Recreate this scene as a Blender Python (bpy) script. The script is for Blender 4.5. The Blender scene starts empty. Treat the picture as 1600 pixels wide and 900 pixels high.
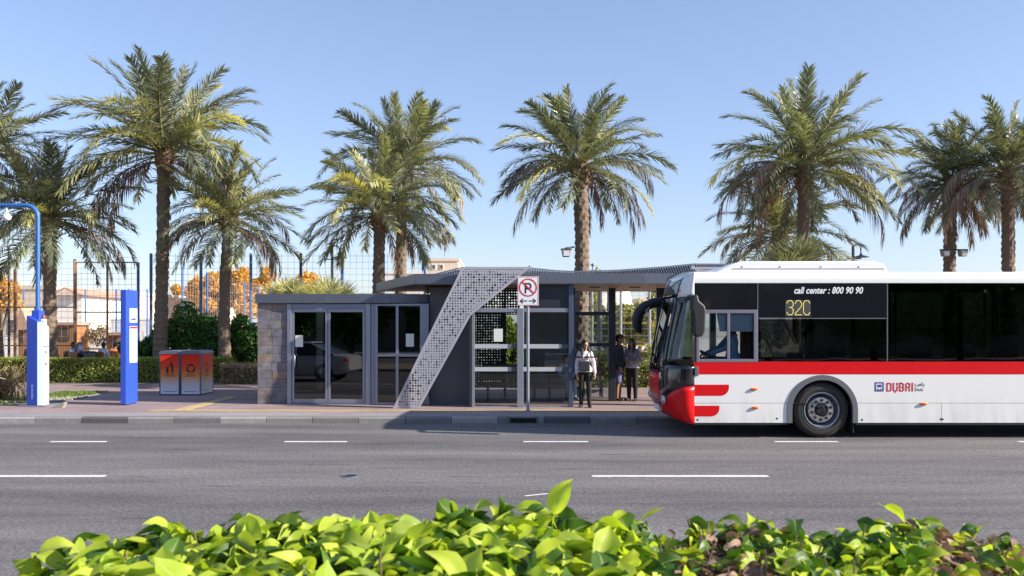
import bpy, bmesh, math, random
import numpy as np
from mathutils import Vector, Matrix, Euler, noise
rnd = random.Random(7)
nrs = np.random.RandomState(5)
R = math.radians
SC = bpy.context.scene
COL = SC.collection

# ------------------------------------------------------------------ camera, light, exposure
F, XC, YH, CH = 1390.0, 800.0, 511.0, 2.0          # focal length in photo pixels, principal column, horizon row, eye height
cd = bpy.data.cameras.new("camera"); cam = bpy.data.objects.new("camera", cd); COL.objects.link(cam)
cam.location = (0, 0, CH); cam.rotation_euler = (R(90), 0, 0)
cd.sensor_width = 36; cd.lens = 36 * F / 1600; cd.shift_y = (YH - 450) / 1600
cd.clip_start = 0.05; cd.clip_end = 6000
cd.dof.use_dof = True; cd.dof.focus_distance = 20; cd.dof.aperture_fstop = 9.0
SC.camera = cam

SUN_AZ, SUN_EL = 14.0, 26.5                          # sun to the right, a little on the camera's side
sv = Vector((math.cos(R(SUN_EL)) * math.cos(R(SUN_AZ)), -math.cos(R(SUN_EL)) * math.sin(R(SUN_AZ)), math.sin(R(SUN_EL))))
sl = bpy.data.lights.new("sun", 'SUN'); sl.energy = 5.0; sl.angle = R(0.5); sl.color = (1, .93, .82)
so = bpy.data.objects.new("sun", sl); COL.objects.link(so)
so.rotation_euler = sv.to_track_quat('Z', 'Y').to_euler(); so.location = (30, -10, 30)

w = bpy.data.worlds.new("World"); SC.world = w; w.use_nodes = True
nt = w.node_tree; nt.nodes.clear()
sky = nt.nodes.new('ShaderNodeTexSky'); sky.sky_type = 'NISHITA'; sky.sun_disc = False
sky.sun_elevation = R(SUN_EL); sky.sun_rotation = math.atan2(sv.x, sv.y)
sky.air_density = 1.0; sky.dust_density = 0.6; sky.ozone_density = 1.8
bg = nt.nodes.new('ShaderNodeBackground'); bg.inputs['Strength'].default_value = 0.116
wo = nt.nodes.new('ShaderNodeOutputWorld')
tint = nt.nodes.new('ShaderNodeMix'); tint.data_type = 'RGBA'; tint.blend_type = 'MULTIPLY'; tint.inputs[0].default_value = 1; tint.inputs[7].default_value = (1.04, .97, 1.0, 1)
nt.links.new(sky.outputs[0], tint.inputs[6]); gam = nt.nodes.new('ShaderNodeGamma'); gam.inputs[1].default_value = .75
gain = nt.nodes.new('ShaderNodeMix'); gain.data_type = 'RGBA'; gain.blend_type = 'MULTIPLY'; gain.inputs[0].default_value = 1; gain.inputs[7].default_value = (1.10, 1.20, 1.40, 1)
nt.links.new(tint.outputs[2], gam.inputs[0]); nt.links.new(gam.outputs[0], gain.inputs[6]); nt.links.new(gain.outputs[2], bg.inputs[0]); nt.links.new(bg.outputs[0], wo.inputs[0])
SC.view_settings.view_transform = 'Standard'; SC.view_settings.look = 'None'
SC.view_settings.exposure = 0.95; SC.view_settings.gamma = 1.0
SC.render.engine = 'CYCLES'
SC.cycles.max_bounces = 8; SC.cycles.transparent_max_bounces = 16; SC.cycles.caustics_reflective = False; SC.cycles.caustics_refractive = False

# ------------------------------------------------------------------ helpers
def X(px, Y): return (px - XC) * Y / F
def Z(py, Y): return CH - (py - YH) * Y / F
def P(px, py, Y): return Vector((X(px, Y), Y, Z(py, Y)))
G = 0.13                                             # pavement level

class NT:
    def __init__(s, name):
        s.m = bpy.data.materials.new(name); s.m.use_nodes = True; s.t = s.m.node_tree; s.t.nodes.clear()
        s.out = s.n('ShaderNodeOutputMaterial')
    def n(s, typ, **kw):
        x = s.t.nodes.new(typ)
        for k, v in kw.items():
            if k in x.inputs.keys(): x.inputs[k].default_value = v
            else: setattr(x, k, v)
        return x
    def l(s, a, b): s.t.links.new(a, b)
    def ramp(s, fac, stops):
        r = s.n('ShaderNodeValToRGB'); e = r.color_ramp.elements
        while len(e) < len(stops): e.new(0.5)
        for i, (p, c) in enumerate(stops):
            e[i].position = p; e[i].color = (*c, 1) if len(c) == 3 else c
        s.l(fac, r.inputs[0]); return r.outputs[0]
    def mix(s, fac, a, b, mode='MIX'):
        m = s.n('ShaderNodeMix', data_type='RGBA', blend_type=mode)
        for sock, v in ((m.inputs[0], fac), (m.inputs[6], a), (m.inputs[7], b)):
            if hasattr(v, 'is_output'): s.l(v, sock)
            elif isinstance(v, (int, float)): sock.default_value = v
            else: sock.default_value = (*v, 1) if len(v) == 3 else v
        return m.outputs[2]
    def pos(s, scale=(1, 1, 1)):
        g = s.n('ShaderNodeNewGeometry'); m = s.n('ShaderNodeMapping'); m.inputs['Scale'].default_value = scale
        s.l(g.outputs['Position'], m.inputs[0]); return m.outputs[0]
    def obj(s, scale=(1, 1, 1)):
        g = s.n('ShaderNodeTexCoord'); m = s.n('ShaderNodeMapping'); m.inputs['Scale'].default_value = scale
        s.l(g.outputs['Object'], m.inputs[0]); return m.outputs[0]
    def noise(s, vec, scale, detail=4, rough=.6):
        x = s.n('ShaderNodeTexNoise'); x.inputs['Scale'].default_value = scale; x.inputs['Detail'].default_value = detail
        x.inputs['Roughness'].default_value = rough; s.l(vec, x.inputs['Vector']); return x.outputs[0]

def mul(c, f): return tuple(min(1, v * f) for v in c)
def mat(name, col, rough=.6, metal=0, var=.12, vscale=3, bump=.0, bscale=60, ovar=0, stretch=(1, 1, 1), island=0, spec=.5, coat=0, local=False):
    """general surface: colour with broad and fine variation, roughness variation, optional relief"""
    s = NT(name); b = s.n('ShaderNodeBsdfPrincipled'); s.l(b.outputs[0], s.out.inputs[0])
    v = s.obj(stretch) if local else s.pos(stretch)
    n1 = s.noise(v, vscale); n2 = s.noise(v, vscale * 9)
    c = s.mix(n1, mul(col, 1 - var * 1.6), mul(col, 1 + var * 1.6))
    c = s.mix(s.ramp(n2, [(.3, (0, 0, 0)), (.75, (1, 1, 1))]), mul(col, 1 - var), c) if var else c
    if ovar:
        oi = s.n('ShaderNodeObjectInfo')
        c = s.mix(1.0, c, s.ramp(oi.outputs['Random'], [(0, (1 - ovar,) * 3), (1, (1 + ovar,) * 3)]), 'MULTIPLY')
    if island:
        g = s.n('ShaderNodeNewGeometry')
        c = s.mix(1.0, c, s.ramp(g.outputs['Random Per Island'], [(0, (1 - island,) * 3), (1, (1 + island,) * 3)]), 'MULTIPLY')
    s.l(c, b.inputs['Base Color'])
    rr = s.n('ShaderNodeMapRange'); rr.inputs['To Min'].default_value = max(0.02, rough - .1); rr.inputs['To Max'].default_value = min(1, rough + .1)
    s.l(n2, rr.inputs['Value']); s.l(rr.outputs[0], b.inputs['Roughness'])
    b.inputs['Metallic'].default_value = metal; b.inputs['Specular IOR Level'].default_value = spec
    b.inputs['Coat Weight'].default_value = coat; b.inputs['Coat Roughness'].default_value = .05
    if bump:
        bp = s.n('ShaderNodeBump'); bp.inputs['Strength'].default_value = bump; bp.inputs['Distance'].default_value = .01
        s.l(s.noise(v, bscale, 5), bp.inputs['Height']); s.l(bp.outputs[0], b.inputs['Normal'])
    return s.m

def leafmat(name, a, b_, rough=.45, trans=.35, obj_random=False, tcol=None):
    """foliage: each leaf its own tint between two colours, some light passing through"""
    s = NT(name); b = s.n('ShaderNodeBsdfPrincipled'); b.inputs['Roughness'].default_value = rough
    b.inputs['Specular IOR Level'].default_value = .35
    g = s.n('ShaderNodeNewGeometry')
    c = s.mix(g.outputs['Random Per Island'], a, b_)
    if obj_random:
        oi = s.n('ShaderNodeObjectInfo')
        c = s.mix(1.0, c, s.ramp(oi.outputs['Random'], [(0, (.65, .7, .7)), (.55, (1, 1, 1)), (.78, (1.15, 1.12, .95)), (1, (1.9, 1.75, 1.1))]), 'MULTIPLY')  # tint per object; the brightest end paints sunlit highlights
    s.l(c, b.inputs['Base Color'])
    t = s.n('ShaderNodeBsdfTranslucent')
    s.l(s.mix(1.0, c, tcol or (1.3, 1.35, .6), 'MULTIPLY'), t.inputs[0])
    m = s.n('ShaderNodeMixShader'); m.inputs[0].default_value = trans
    s.l(b.outputs[0], m.inputs[1]); s.l(t.outputs[0], m.inputs[2]); s.l(m.outputs[0], s.out.inputs[0])
    return s.m

def glassmat(name, tint, ior=1.7, rough=0.0, wav=.0):
    s = NT(name); t = s.n('ShaderNodeBsdfTransparent'); t.inputs[0].default_value = (*tint, 1)
    g = s.n('ShaderNodeBsdfGlossy'); g.inputs['Roughness'].default_value = rough
    f = s.n('ShaderNodeFresnel'); f.inputs['IOR'].default_value = ior
    if wav:
        bp = s.n('ShaderNodeBump'); bp.inputs['Strength'].default_value = wav; bp.inputs['Distance'].default_value = .02
        s.l(s.noise(s.pos(), 1.3, 1), bp.inputs['Height']); s.l(bp.outputs[0], g.inputs['Normal'])
    m = s.n('ShaderNodeMixShader'); s.l(f.outputs[0], m.inputs[0]); s.l(t.outputs[0], m.inputs[1]); s.l(g.outputs[0], m.inputs[2])
    s.l(m.outputs[0], s.out.inputs[0]); return s.m

def emitmat(name, col, strength):
    s = NT(name); b = s.n('ShaderNodeBsdfPrincipled'); b.inputs['Base Color'].default_value = (*col, 1); b.inputs['Roughness'].default_value = .3
    b.inputs['Emission Color'].default_value = (*col, 1); b.inputs['Emission Strength'].default_value = strength
    s.l(b.outputs[0], s.out.inputs[0]); return s.m

WL = {}                                              # world origin of each (unrotated) thing
class MB:
    """collects shapes and links them as ONE mesh object"""
    def __init__(s): s.v = []; s.f = []; s.mi = []; s.cur = 0
    def add(s, vs, fs):
        o = len(s.v); s.v += [tuple(p) for p in vs]
        for f in fs: s.f.append(tuple(i + o for i in f)); s.mi.append(s.cur)
        return s
    def box(s, x0, x1, y0, y1, z0, z1):
        return s.add([(x, y, z) for z in (z0, z1) for y in (y0, y1) for x in (x0, x1)],
                     [(0, 2, 3, 1), (4, 5, 7, 6), (0, 1, 5, 4), (2, 6, 7, 3), (0, 4, 6, 2), (1, 3, 7, 5)])
    def prism(s, pts, d0, d1, axis='y'):
        """2D outline (x,z) extruded along y, (x,y) along z or (y,z) along x"""
        n = len(pts)
        mk = {'y': lambda p, d: (p[0], d, p[1]), 'z': lambda p, d: (p[0], p[1], d), 'x': lambda p, d: (d, p[0], p[1])}[axis]
        return s.add([mk(p, d0) for p in pts] + [mk(p, d1) for p in pts],
                     [tuple(range(n)), tuple(range(2 * n - 1, n - 1, -1))] + [(i, i + n, (i + 1) % n + n, (i + 1) % n) for i in range(n)])
    def bar(s, a, b, w, h=None, up=(0, 0, 1)):
        a, b = Vector(a), Vector(b); h = h or w; d = (b - a).normalized(); u = Vector(up)
        if abs(d.dot(u)) > .98: u = Vector((0, 1, 0))
        r = d.cross(u).normalized(); u = r.cross(d)
        q = [(-1, -1), (1, -1), (1, 1), (-1, 1)]
        return s.add([p + r * i * w / 2 + u * j * h / 2 for p in (a, b) for i, j in q],
                     [(3, 2, 1, 0), (4, 5, 6, 7)] + [(i, (i + 1) % 4, (i + 1) % 4 + 4, i + 4) for i in range(4)])
    def tube(s, pts, rs, n=8, caps=True, sq=1.0):
        pts = [Vector(p) for p in pts]
        if isinstance(rs, (int, float)): rs = [rs] * len(pts)
        rings = []; ref = None
        for i, p in enumerate(pts):
            d = (pts[min(i + 1, len(pts) - 1)] - pts[max(i - 1, 0)]).normalized()
            if ref is None: ref = d.cross(Vector((.31, .93, .17))).normalized()
            r = (ref - d * ref.dot(d)).normalized(); ref = r; u = d.cross(r)
            rings.append([p + (r * math.cos(2 * math.pi * k / n) + u * math.sin(2 * math.pi * k / n) * sq) * rs[i] for k in range(n)])
        vs = [q for ring in rings for q in ring]
        fs = [(i * n + k, i * n + (k + 1) % n, (i + 1) * n + (k + 1) % n, (i + 1) * n + k) for i in range(len(pts) - 1) for k in range(n)]
        if caps: fs += [tuple(range(n - 1, -1, -1)), tuple(range((len(pts) - 1) * n, len(pts) * n))]
        return s.add(vs, fs)
    def lathe(s, prof, c, axis='z', n=24, closed=False):
        """profile (radius, height) round an axis through c"""
        vs = []; c = Vector(c)
        for r, h in prof:
            for k in range(n):
                a = 2 * math.pi * k / n; x, y = r * math.cos(a), r * math.sin(a)
                vs.append(c + Vector({'z': (x, y, h), 'y': (x, h, y), 'x': (h, x, y)}[axis]))
        m = len(prof)
        fs = [(i * n + k, i * n + (k + 1) % n, ((i + 1) % m) * n + (k + 1) % n, ((i + 1) % m) * n + k) for i in range(m if closed else m - 1) for k in range(n)]
        if not closed: fs += [tuple(range(n - 1, -1, -1)), tuple(range((m - 1) * n, m * n))]
        return s.add(vs, fs)
    def ball(s, c, r, n=12, m=8, rot=None):
        r = (r, r, r) if isinstance(r, (int, float)) else r; c = Vector(c)
        vs = []
        for i in range(m + 1):
            th = math.pi * i / m
            for k in range(n):
                ph = 2 * math.pi * k / n
                p = Vector((r[0] * math.sin(th) * math.cos(ph), r[1] * math.sin(th) * math.sin(ph), r[2] * math.cos(th)))
                if rot: p.rotate(rot)
                vs.append(c + p)
        return s.add(vs, [(i * n + k, (i + 1) * n + k, (i + 1) * n + (k + 1) % n, i * n + (k + 1) % n) for i in range(m) for k in range(n)])
    def cap(s, a, b, ra, rb, n=12):
        """tapered capsule"""
        a, b = Vector(a), Vector(b); d = (b - a); L = d.length or 1e-5; d = d / L
        pts = []; rs = []
        for i in range(5):
            t = math.pi / 2 * (1 - i / 4); pts.append(a - d * ra * math.sin(t)); rs.append(max(ra * math.cos(t), 1e-4))
        for i in range(1, 6):
            t = math.pi / 2 * (i - 1) / 4; pts.append(b + d * rb * math.sin(t)); rs.append(max(rb * math.cos(t), 1e-4))
        return s.tube(pts, rs, n)
    def stroke(s, pts, wdt, org, d=.002, ux=(1, 0, 0), uz=(0, 0, 1)):
        """flat lettering stroke: thin bars along a 2D line on a plane at org (normal = ux x uz, towards the viewer)"""
        ux, uz = Vector(ux), Vector(uz); nn = ux.cross(uz)
        for i in range(len(pts) - 1):
            a, b = Vector(pts[i]), Vector(pts[i + 1]); t = (b - a)
            if t.length < 1e-6: continue
            t.normalize(); a = a - t * wdt * .3; b = b + t * wdt * .3; q = Vector((-t.y, t.x)) * wdt / 2
            dd = d + .00015 * (i % 4)
            c2 = [a - q, b - q, b + q, a + q]
            lo = [Vector(org) + ux * p.x + uz * p.y for p in c2]
            hi = [p + nn * dd for p in lo]
            s.add(lo + hi, [(4, 5, 6, 7), (0, 1, 5, 4), (1, 2, 6, 5), (2, 3, 7, 6), (3, 0, 4, 7)])
        return s
    def build(s, name, m, parent=None, smooth=None, bev=0, local=False, kind=None, label=None, seg=2):
        me = bpy.data.meshes.new(name)
        o_ = Vector((0, 0, 0))
        if parent is not None and not local: o_ = WL[parent.name]
        me.from_pydata([(x - o_[0], y - o_[1], z - o_[2]) for x, y, z in s.v], [], s.f)
        ms = m if isinstance(m, (list, tuple)) else [m]
        for q in ms: me.materials.append(q)
        if len(ms) > 1: me.polygons.foreach_set('material_index', s.mi)
        if smooth is not None:
            me.polygons.foreach_set('use_smooth', [True] * len(me.polygons)); me.set_sharp_from_angle(angle=R(smooth))
        me.update()
        o = bpy.data.objects.new(name, me); COL.objects.link(o)
        if parent is not None: o.parent = parent; WL[o.name] = o_
        if bev:
            b = o.modifiers.new('bevel', 'BEVEL'); b.width = bev; b.segments = seg; b.limit_method = 'ANGLE'; b.angle_limit = R(40)
        if kind: o['kind'] = kind
        if label: o['label'] = label
        return o

def tag(o, label, cat, group=None):
    o['label'] = label; o['category'] = cat
    if group: o['group'] = group
    return o
def thing(name, loc, label, cat, group=None, rz=0):
    o = bpy.data.objects.new(name, None); COL.objects.link(o); o.location = loc; o.rotation_euler = (0, 0, rz); o.empty_display_size = .2
    WL[o.name] = Vector(loc)
    return tag(o, label, cat, group)
def link(name, me, parent=None, loc=(0, 0, 0), rot=(0, 0, 0), scale=(1, 1, 1), label=None):
    o = bpy.data.objects.new(name, me); COL.objects.link(o); o.parent = parent
    o.location = loc; o.rotation_euler = rot; o.scale = scale
    if label: o['label'] = label
    return o
def copy_tree(o, parent=None):
    c = o.copy(); COL.objects.link(c)
    if parent: c.parent = parent
    for ch in list(o.children): copy_tree(ch, c)
    return c
def text_mb(txt, size, shear=0, bold=0, align='CENTER'):
    cu = bpy.data.curves.new('t', 'FONT'); cu.body = txt; cu.size = size; cu.shear = shear; cu.offset = bold; cu.align_x = align; cu.resolution_u = 3
    o = bpy.data.objects.new('t', cu); COL.objects.link(o)
    dg = bpy.context.evaluated_depsgraph_get(); me = bpy.data.meshes.new_from_object(o.evaluated_get(dg))
    vs = [v.co.copy() for v in me.vertices]; fs = [tuple(p.vertices) for p in me.polygons]
    bpy.data.objects.remove(o); bpy.data.meshes.remove(me); bpy.data.curves.remove(cu)
    return vs, fs
def put_text(mb, txt, size, org, ux=(1, 0, 0), uz=(0, 0, 1), **kw):
    vs, fs = text_mb(txt, size, **kw); ux, uz, org = Vector(ux), Vector(uz), Vector(org)
    sx = kw.get('sx', 1)
    mb.add([org + ux * v.x + uz * v.y for v in vs], fs)
    return mb
def remesh(o, vox, smooth_it=4, fac=.5):
    """join overlapping closed shapes of an object into one continuous skin"""
    m = o.modifiers.new('r', 'REMESH'); m.mode = 'VOXEL'; m.voxel_size = vox; m.use_smooth_shade = True
    s_ = o.modifiers.new('s', 'SMOOTH'); s_.iterations = smooth_it; s_.factor = fac
    dg = bpy.context.evaluated_depsgraph_get(); me = bpy.data.meshes.new_from_object(o.evaluated_get(dg))
    old = o.data; mats_ = list(old.materials); o.modifiers.clear(); o.data = me; me.name = o.name
    me.materials.clear()
    for q in mats_: me.materials.append(q)
    me.polygons.foreach_set('use_smooth', [True] * len(me.polygons)); me.polygons.foreach_set('material_index', [0] * len(me.polygons))
    return o

def leaves_mesh(name, cen, size, m, flat=0.0, aspect=.55, upn=None, jit=.35):
    """many small folded leaves: cen Nx3; upn Nx3 preferred facing"""
    cen = np.asarray(cen, float); N = len(cen)
    d = nrs.normal(size=(N, 3)); d /= np.linalg.norm(d, axis=1)[:, None]
    nn = nrs.normal(size=(N, 3))
    if upn is not None: nn = nn * (1 - flat) + np.asarray(upn) * flat * 2
    u = np.cross(d, nn); u /= np.linalg.norm(u, axis=1)[:, None] + 1e-9
    n3 = np.cross(u, d)
    L = size * (1 + jit * nrs.uniform(-1, 1, (N, 1)))
    W = L * aspect * .5
    vs = np.empty((N, 4, 3))
    vs[:, 0] = cen - d * L * .5; vs[:, 1] = cen + u * W + n3 * L * .08; vs[:, 2] = cen + d * L * .5; vs[:, 3] = cen - u * W + n3 * L * .08
    me = bpy.data.meshes.new(name); me.vertices.add(N * 4); me.vertices.foreach_set('co', vs.ravel())
    me.loops.add(N * 4); me.loops.foreach_set('vertex_index', np.arange(N * 4)); me.polygons.add(N)
    me.polygons.foreach_set('loop_start', np.arange(0, N * 4, 4)); me.polygons.foreach_set('loop_total', np.full(N, 4))
    me.materials.append(m); me.update(calc_edges=True); me.validate()
    return me

# ------------------------------------------------------------------ materials
M = {}
M['steel'] = mat('brushed_grey_metal', (.27, .30, .38), .42, .65, .06, 2, ovar=.05)
M['silver'] = mat('silver_aluminium', (.36, .38, .45), .38, .6, .06, 3)
M['perf'] = mat('pale_grey_coated_metal', (.50, .485, .52), .45, .35, .05, 1.5)
M['fascia'] = mat('blue_grey_fascia_panel', (.15, .165, .20), .42, .35, .07, 1.2, ovar=.1)
M['darkmetal'] = mat('dark_charcoal_metal', (.045, .05, .065), .4, .5, .1, 2)
M['bluegrey'] = mat('dark_blue_grey_post', (.10, .125, .19), .4, .5, .08, 2)
M['black'] = mat('matt_black', (.018, .018, .02), .55, 0, .15, 4)
M['rubber'] = mat('tyre_rubber', (.035, .033, .032), .75, 0, .3, 6, bump=.15, bscale=40)
M['whitepaint'] = mat('white_vehicle_paint', (.80, .795, .775), .3, 0, .015, .8, coat=.2, stretch=(1, 1, 3))
def grimy_white():
    s = NT('white_lower_panel_paint'); b = s.n('ShaderNodeBsdfPrincipled'); s.l(b.outputs[0], s.out.inputs[0]); b.inputs['Roughness'].default_value = .32; b.inputs['Coat Weight'].default_value = .15
    g = s.n('ShaderNodeNewGeometry'); sp = s.n('ShaderNodeSeparateXYZ'); s.l(g.outputs['Position'], sp.inputs[0])
    mr = s.n('ShaderNodeMapRange'); mr.inputs['From Min'].default_value = .85; mr.inputs['From Max'].default_value = .25; s.l(sp.outputs[2], mr.inputs['Value'])
    n = s.noise(s.pos((1, 1, .25)), 4, 6, .7); m = s.n('ShaderNodeMath', operation='MULTIPLY'); s.l(mr.outputs[0], m.inputs[0]); s.l(s.ramp(n, [(.42, (0, 0, 0)), (.75, (.55, .55, .55))]), m.inputs[1])
    s.l(s.mix(m.outputs[0], (.80, .795, .775), (.36, .31, .26)), b.inputs['Base Color']); return s.m
M['grimywhite'] = grimy_white()
M['redpaint'] = mat('red_vehicle_paint', (.66, .004, .008), .35, 0, .04, 1, coat=.15, spec=.3)
M['greyplastic'] = mat('grey_plastic', (.12, .125, .14), .6, 0, .1, 4)
M['blackgloss'] = mat('black_gloss_panel', (.012, .012, .018), .08, 0, .1, 2, coat=.5)
M['orange'] = mat('orange_lens', (.7, .16, .02), .25, 0, .1, 30)
M['soffit'] = mat('beige_soffit_board', (.50, .42, .33), .55, 0, .08, 1.5)
M['wood'] = mat('weathered_wood_slat', (.24, .15, .085), .65, 0, .25, 5, stretch=(1, 8, 8), bump=.2, bscale=30)
M['darkwood'] = mat('dark_brown_wood', (.11, .06, .035), .6, 0, .25, 5)
M['paper'] = mat('white_paper', (.72, .73, .70), .8, 0, .03)
M['bluesign'] = mat('saturated_blue_coating', (.030, .085, .50), .42, 0, .07, 1.2, coat=.2)
M['bluepost'] = mat('mid_blue_paint', (.03, .13, .40), .45, 0, .1, 2)
M['rust'] = mat('orange_brown_frame', (.42, .17, .05), .6, 0, .2, 3)
M['wire'] = mat('galvanised_wire', (.42, .42, .44), .5, .4, .1)
M['concrete'] = mat('pale_concrete', (.34, .32, .30), .85, 0, .2, 3, bump=.3, bscale=50)
M['cream'] = mat('cream_render', (.74, .60, .46), .85, 0, .08, .3)
M['cream2'] = mat('white_render', (.82, .77, .70), .85, 0, .06, .3)
M['tile'] = mat('terracotta_roof', (.56, .34, .23), .8, 0, .2, 2)
M['trunk'] = mat('palm_bark', (.235, .17, .12), .85, 0, .45, 3.5, bump=.6, bscale=25, stretch=(1, 1, 2.2))
M['boot'] = mat('palm_leaf_base', (.24, .13, .06), .8, 0, .35, 6, ovar=.2)
M['bark'] = mat('grey_bark', (.14, .10, .07), .9, 0, .3, 6, bump=.5, bscale=30)
M['frond'] = leafmat('date_palm_leaflet', (.10, .118, .075), (.33, .335, .225), .28, .22, True)  # the lighter tint holds the sunlit highlight of the fronds
M['frondy'] = leafmat('yellow_sunlit_palm_leaflet', (.42, .40, .20), (.60, .56, .30), .4, .3, True)  # yellow leaflets, bright sunlight on the fronds put into the colour
M['deadfrond'] = leafmat('dry_palm_leaflet', (.22, .15, .125), (.36, .27, .23), .7, .15, True, (1.1, 1, .9))
M['rachis'] = mat('palm_frond_stalk', (.26, .24, .09), .5, 0, .2, 5)
M['hedge'] = leafmat('clipped_hedge_leaf', (.19, .24, .045), (.36, .38, .09), .5, .3)
M['bush'] = leafmat('dark_bush_leaf', (.045, .13, .03), (.11, .23, .05), .4, .25)
M['brownhedge'] = leafmat('dry_hedge_leaf', (.24, .17, .11), (.38, .28, .19), .7, .2)
M['olive'] = leafmat('olive_tree_leaf', (.24, .26, .05), (.42, .40, .10), .6, .3)
M['ochre'] = leafmat('ochre_tree_leaf', (.60, .35, .05), (.80, .53, .12), .6, .35, False, (1.2, 1, .6))
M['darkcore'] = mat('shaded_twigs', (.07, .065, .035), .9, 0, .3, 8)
M['glass'] = glassmat('shelter_glass', (.74, .80, .82), 1.6)
M['doorglass'] = glassmat('tinted_door_glass', (.16, .19, .21), 1.9)
M['busglass'] = glassmat('bus_tinted_glass', (.23, .25, .24), 1.6, wav=.05)
M['screenglass'] = glassmat('bus_windscreen_glass', (.34, .41, .38), 1.65)
M['driverglass'] = glassmat('bus_clear_glass', (.86, .9, .92), 1.45)
M['frost'] = mat('frosted_strip', (.46, .48, .52), .6, 0, .03)
M['amber'] = emitmat('amber_led', (.80, .66, .18), .16)
M['ledback'] = mat('led_board', (.06, .065, .06), .5, 0, .3, 40)
M['whiteprint'] = mat('white_print', (.82, .82, .84), .5, 0, .02)
M['blackprint'] = mat('black_print', (.02, .02, .022), .55, 0, .05)
M['redprint'] = mat('red_print', (.58, .02, .03), .5, 0, .04)
M['greyprint'] = mat('grey_print', (.16, .17, .19), .5, 0, .04)
M['blueprint'] = mat('dark_blue_print', (.06, .05, .30), .5, 0, .04)
M['alu'] = mat('wheel_aluminium', (.55, .54, .53), .32, .9, .08, 8)
M['lamp'] = mat('lamp_white', (.8, .8, .78), .4, 0, .04)

def asphalt():
    s = NT('worn_asphalt'); b = s.n('ShaderNodeBsdfPrincipled'); s.l(b.outputs[0], s.out.inputs[0])
    v = s.pos(); vl = s.pos((.12, 1, 1)); vm = s.pos((.35, 1.6, 1))
    wear = s.noise(vl, .55, 3, .5); mid = s.noise(vm, 1.1, 5); fine = s.noise(s.pos((1, .45, 1)), 22, 6, .85); grit = s.noise(s.pos((1, .35, 1)), 60, 3, .9)
    c = s.ramp(wear, [(.30, (.075, .070, .074)), (.5, (.135, .125, .128)), (.68, (.20, .187, .182))])
    band = s.noise(s.pos((.02, 1, 1)), 1.1, 3, .6)
    c = s.mix(1.0, c, s.ramp(band, [(.32, (.76, .76, .77)), (.68, (1.2, 1.2, 1.19))]), 'MULTIPLY')
    c = s.mix(.5, c, s.ramp(mid, [(.3, (.09, .083, .085)), (.7, (.215, .20, .196))]))
    c = s.mix(1.0, c, s.ramp(fine, [(.3, (.42, .42, .44)), (.5, (1, 1, 1)), (.7, (1.6, 1.58, 1.55))]), 'MULTIPLY')
    c = s.mix(1.0, c, s.ramp(grit, [(.35, (.55, .55, .55)), (.65, (1.45, 1.45, 1.45))]), 'MULTIPLY')
    # tar seams, oil spots and cracks along the lanes
    cr = s.noise(s.pos((.28, 3.6, 1)), 1.6, 6, .75)
    c = s.mix(s.ramp(cr, [(.345, (1, 1, 1)), (.385, (0, 0, 0))]), c, (.04, .039, .041))
    s.l(c, b.inputs['Base Color']); b.inputs['Roughness'].default_value = .82; b.inputs['Specular IOR Level'].default_value = .3
    bp = s.n('ShaderNodeBump'); bp.inputs['Strength'].default_value = .5; bp.inputs['Distance'].default_value = .008
    s.l(fine, bp.inputs['Height']); s.l(bp.outputs[0], b.inputs['Normal'])
    return s.m
M['asphalt'] = asphalt()
def paving(name, a, b_, joint, sx, sy):
    s = NT(name); b = s.n('ShaderNodeBsdfPrincipled'); s.l(b.outputs[0], s.out.inputs[0])
    br = s.n('ShaderNodeTexBrick'); s.l(s.pos(), br.inputs['Vector'])
    br.inputs['Color1'].default_value = (*a, 1); br.inputs['Color2'].default_value = (*b_, 1); br.inputs['Mortar'].default_value = (*joint, 1)
    br.inputs['Scale'].default_value = 1; br.inputs['Mortar Size'].default_value = .006; br.inputs['Brick Width'].default_value = sx; br.inputs['Row Height'].default_value = sy
    n = s.noise(s.pos((.5, 1, 1)), .8, 6); n2 = s.noise(s.pos(), 30, 4)
    c = s.mix(1.0, br.outputs[0], s.ramp(n, [(.3, (.78, .78, .8)), (.7, (1.18, 1.16, 1.12))]), 'MULTIPLY')
    c = s.mix(1.0, c, s.ramp(n2, [(.3, (.85, .85, .85)), (.7, (1.15, 1.15, 1.15))]), 'MULTIPLY')
    s.l(c, b.inputs['Base Color']); b.inputs['Roughness'].default_value = .85
    bp = s.n('ShaderNodeBump'); bp.inputs['Strength'].default_value = .4; bp.inputs['Distance'].default_value = .006; bp.invert = True
    s.l(br.outputs['Fac'], bp.inputs['Height']); s.l(bp.outputs[0], b.inputs['Normal'])
    return s.m
M['paving'] = paving('mauve_block_paving', (.35, .25, .24), (.27, .20, .20), (.17, .13, .125), .2, .1)
M['greypaving'] = paving('grey_block_paving', (.33, .295, .30), (.29, .26, .27), (.14, .13, .13), .2, .1)
M['yellowpaving'] = paving('yellow_tactile_paving', (.50, .38, .17), (.44, .33, .15), (.26, .2, .1), .3, .3)
def worn_paint():
    s = NT('worn_white_road_paint'); b = s.n('ShaderNodeBsdfPrincipled'); s.l(b.outputs[0], s.out.inputs[0]); b.inputs['Roughness'].default_value = .75
    n = s.noise(s.pos((.5, 1.5, 1)), 9, 6, .8); n2 = s.noise(s.pos((.6, 1, 1)), 2.5, 4, .6)
    k = s.mix(n2, (.58, .57, .55), (.76, .76, .74)); k = s.mix(s.ramp(n, [(.56, (0, 0, 0)), (.66, (.85, .85, .85))]), k, (.16, .15, .15))
    s.l(k, b.inputs['Base Color']); return s.m
M['linepaint'] = worn_paint()
M['sand'] = mat('sandy_ground', (.34, .27, .19), .95, 0, .2, .5, bump=.4, bscale=12)
M['court'] = mat('pale_court_surface', (.42, .34, .27), .9, 0, .1, .4)
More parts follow.
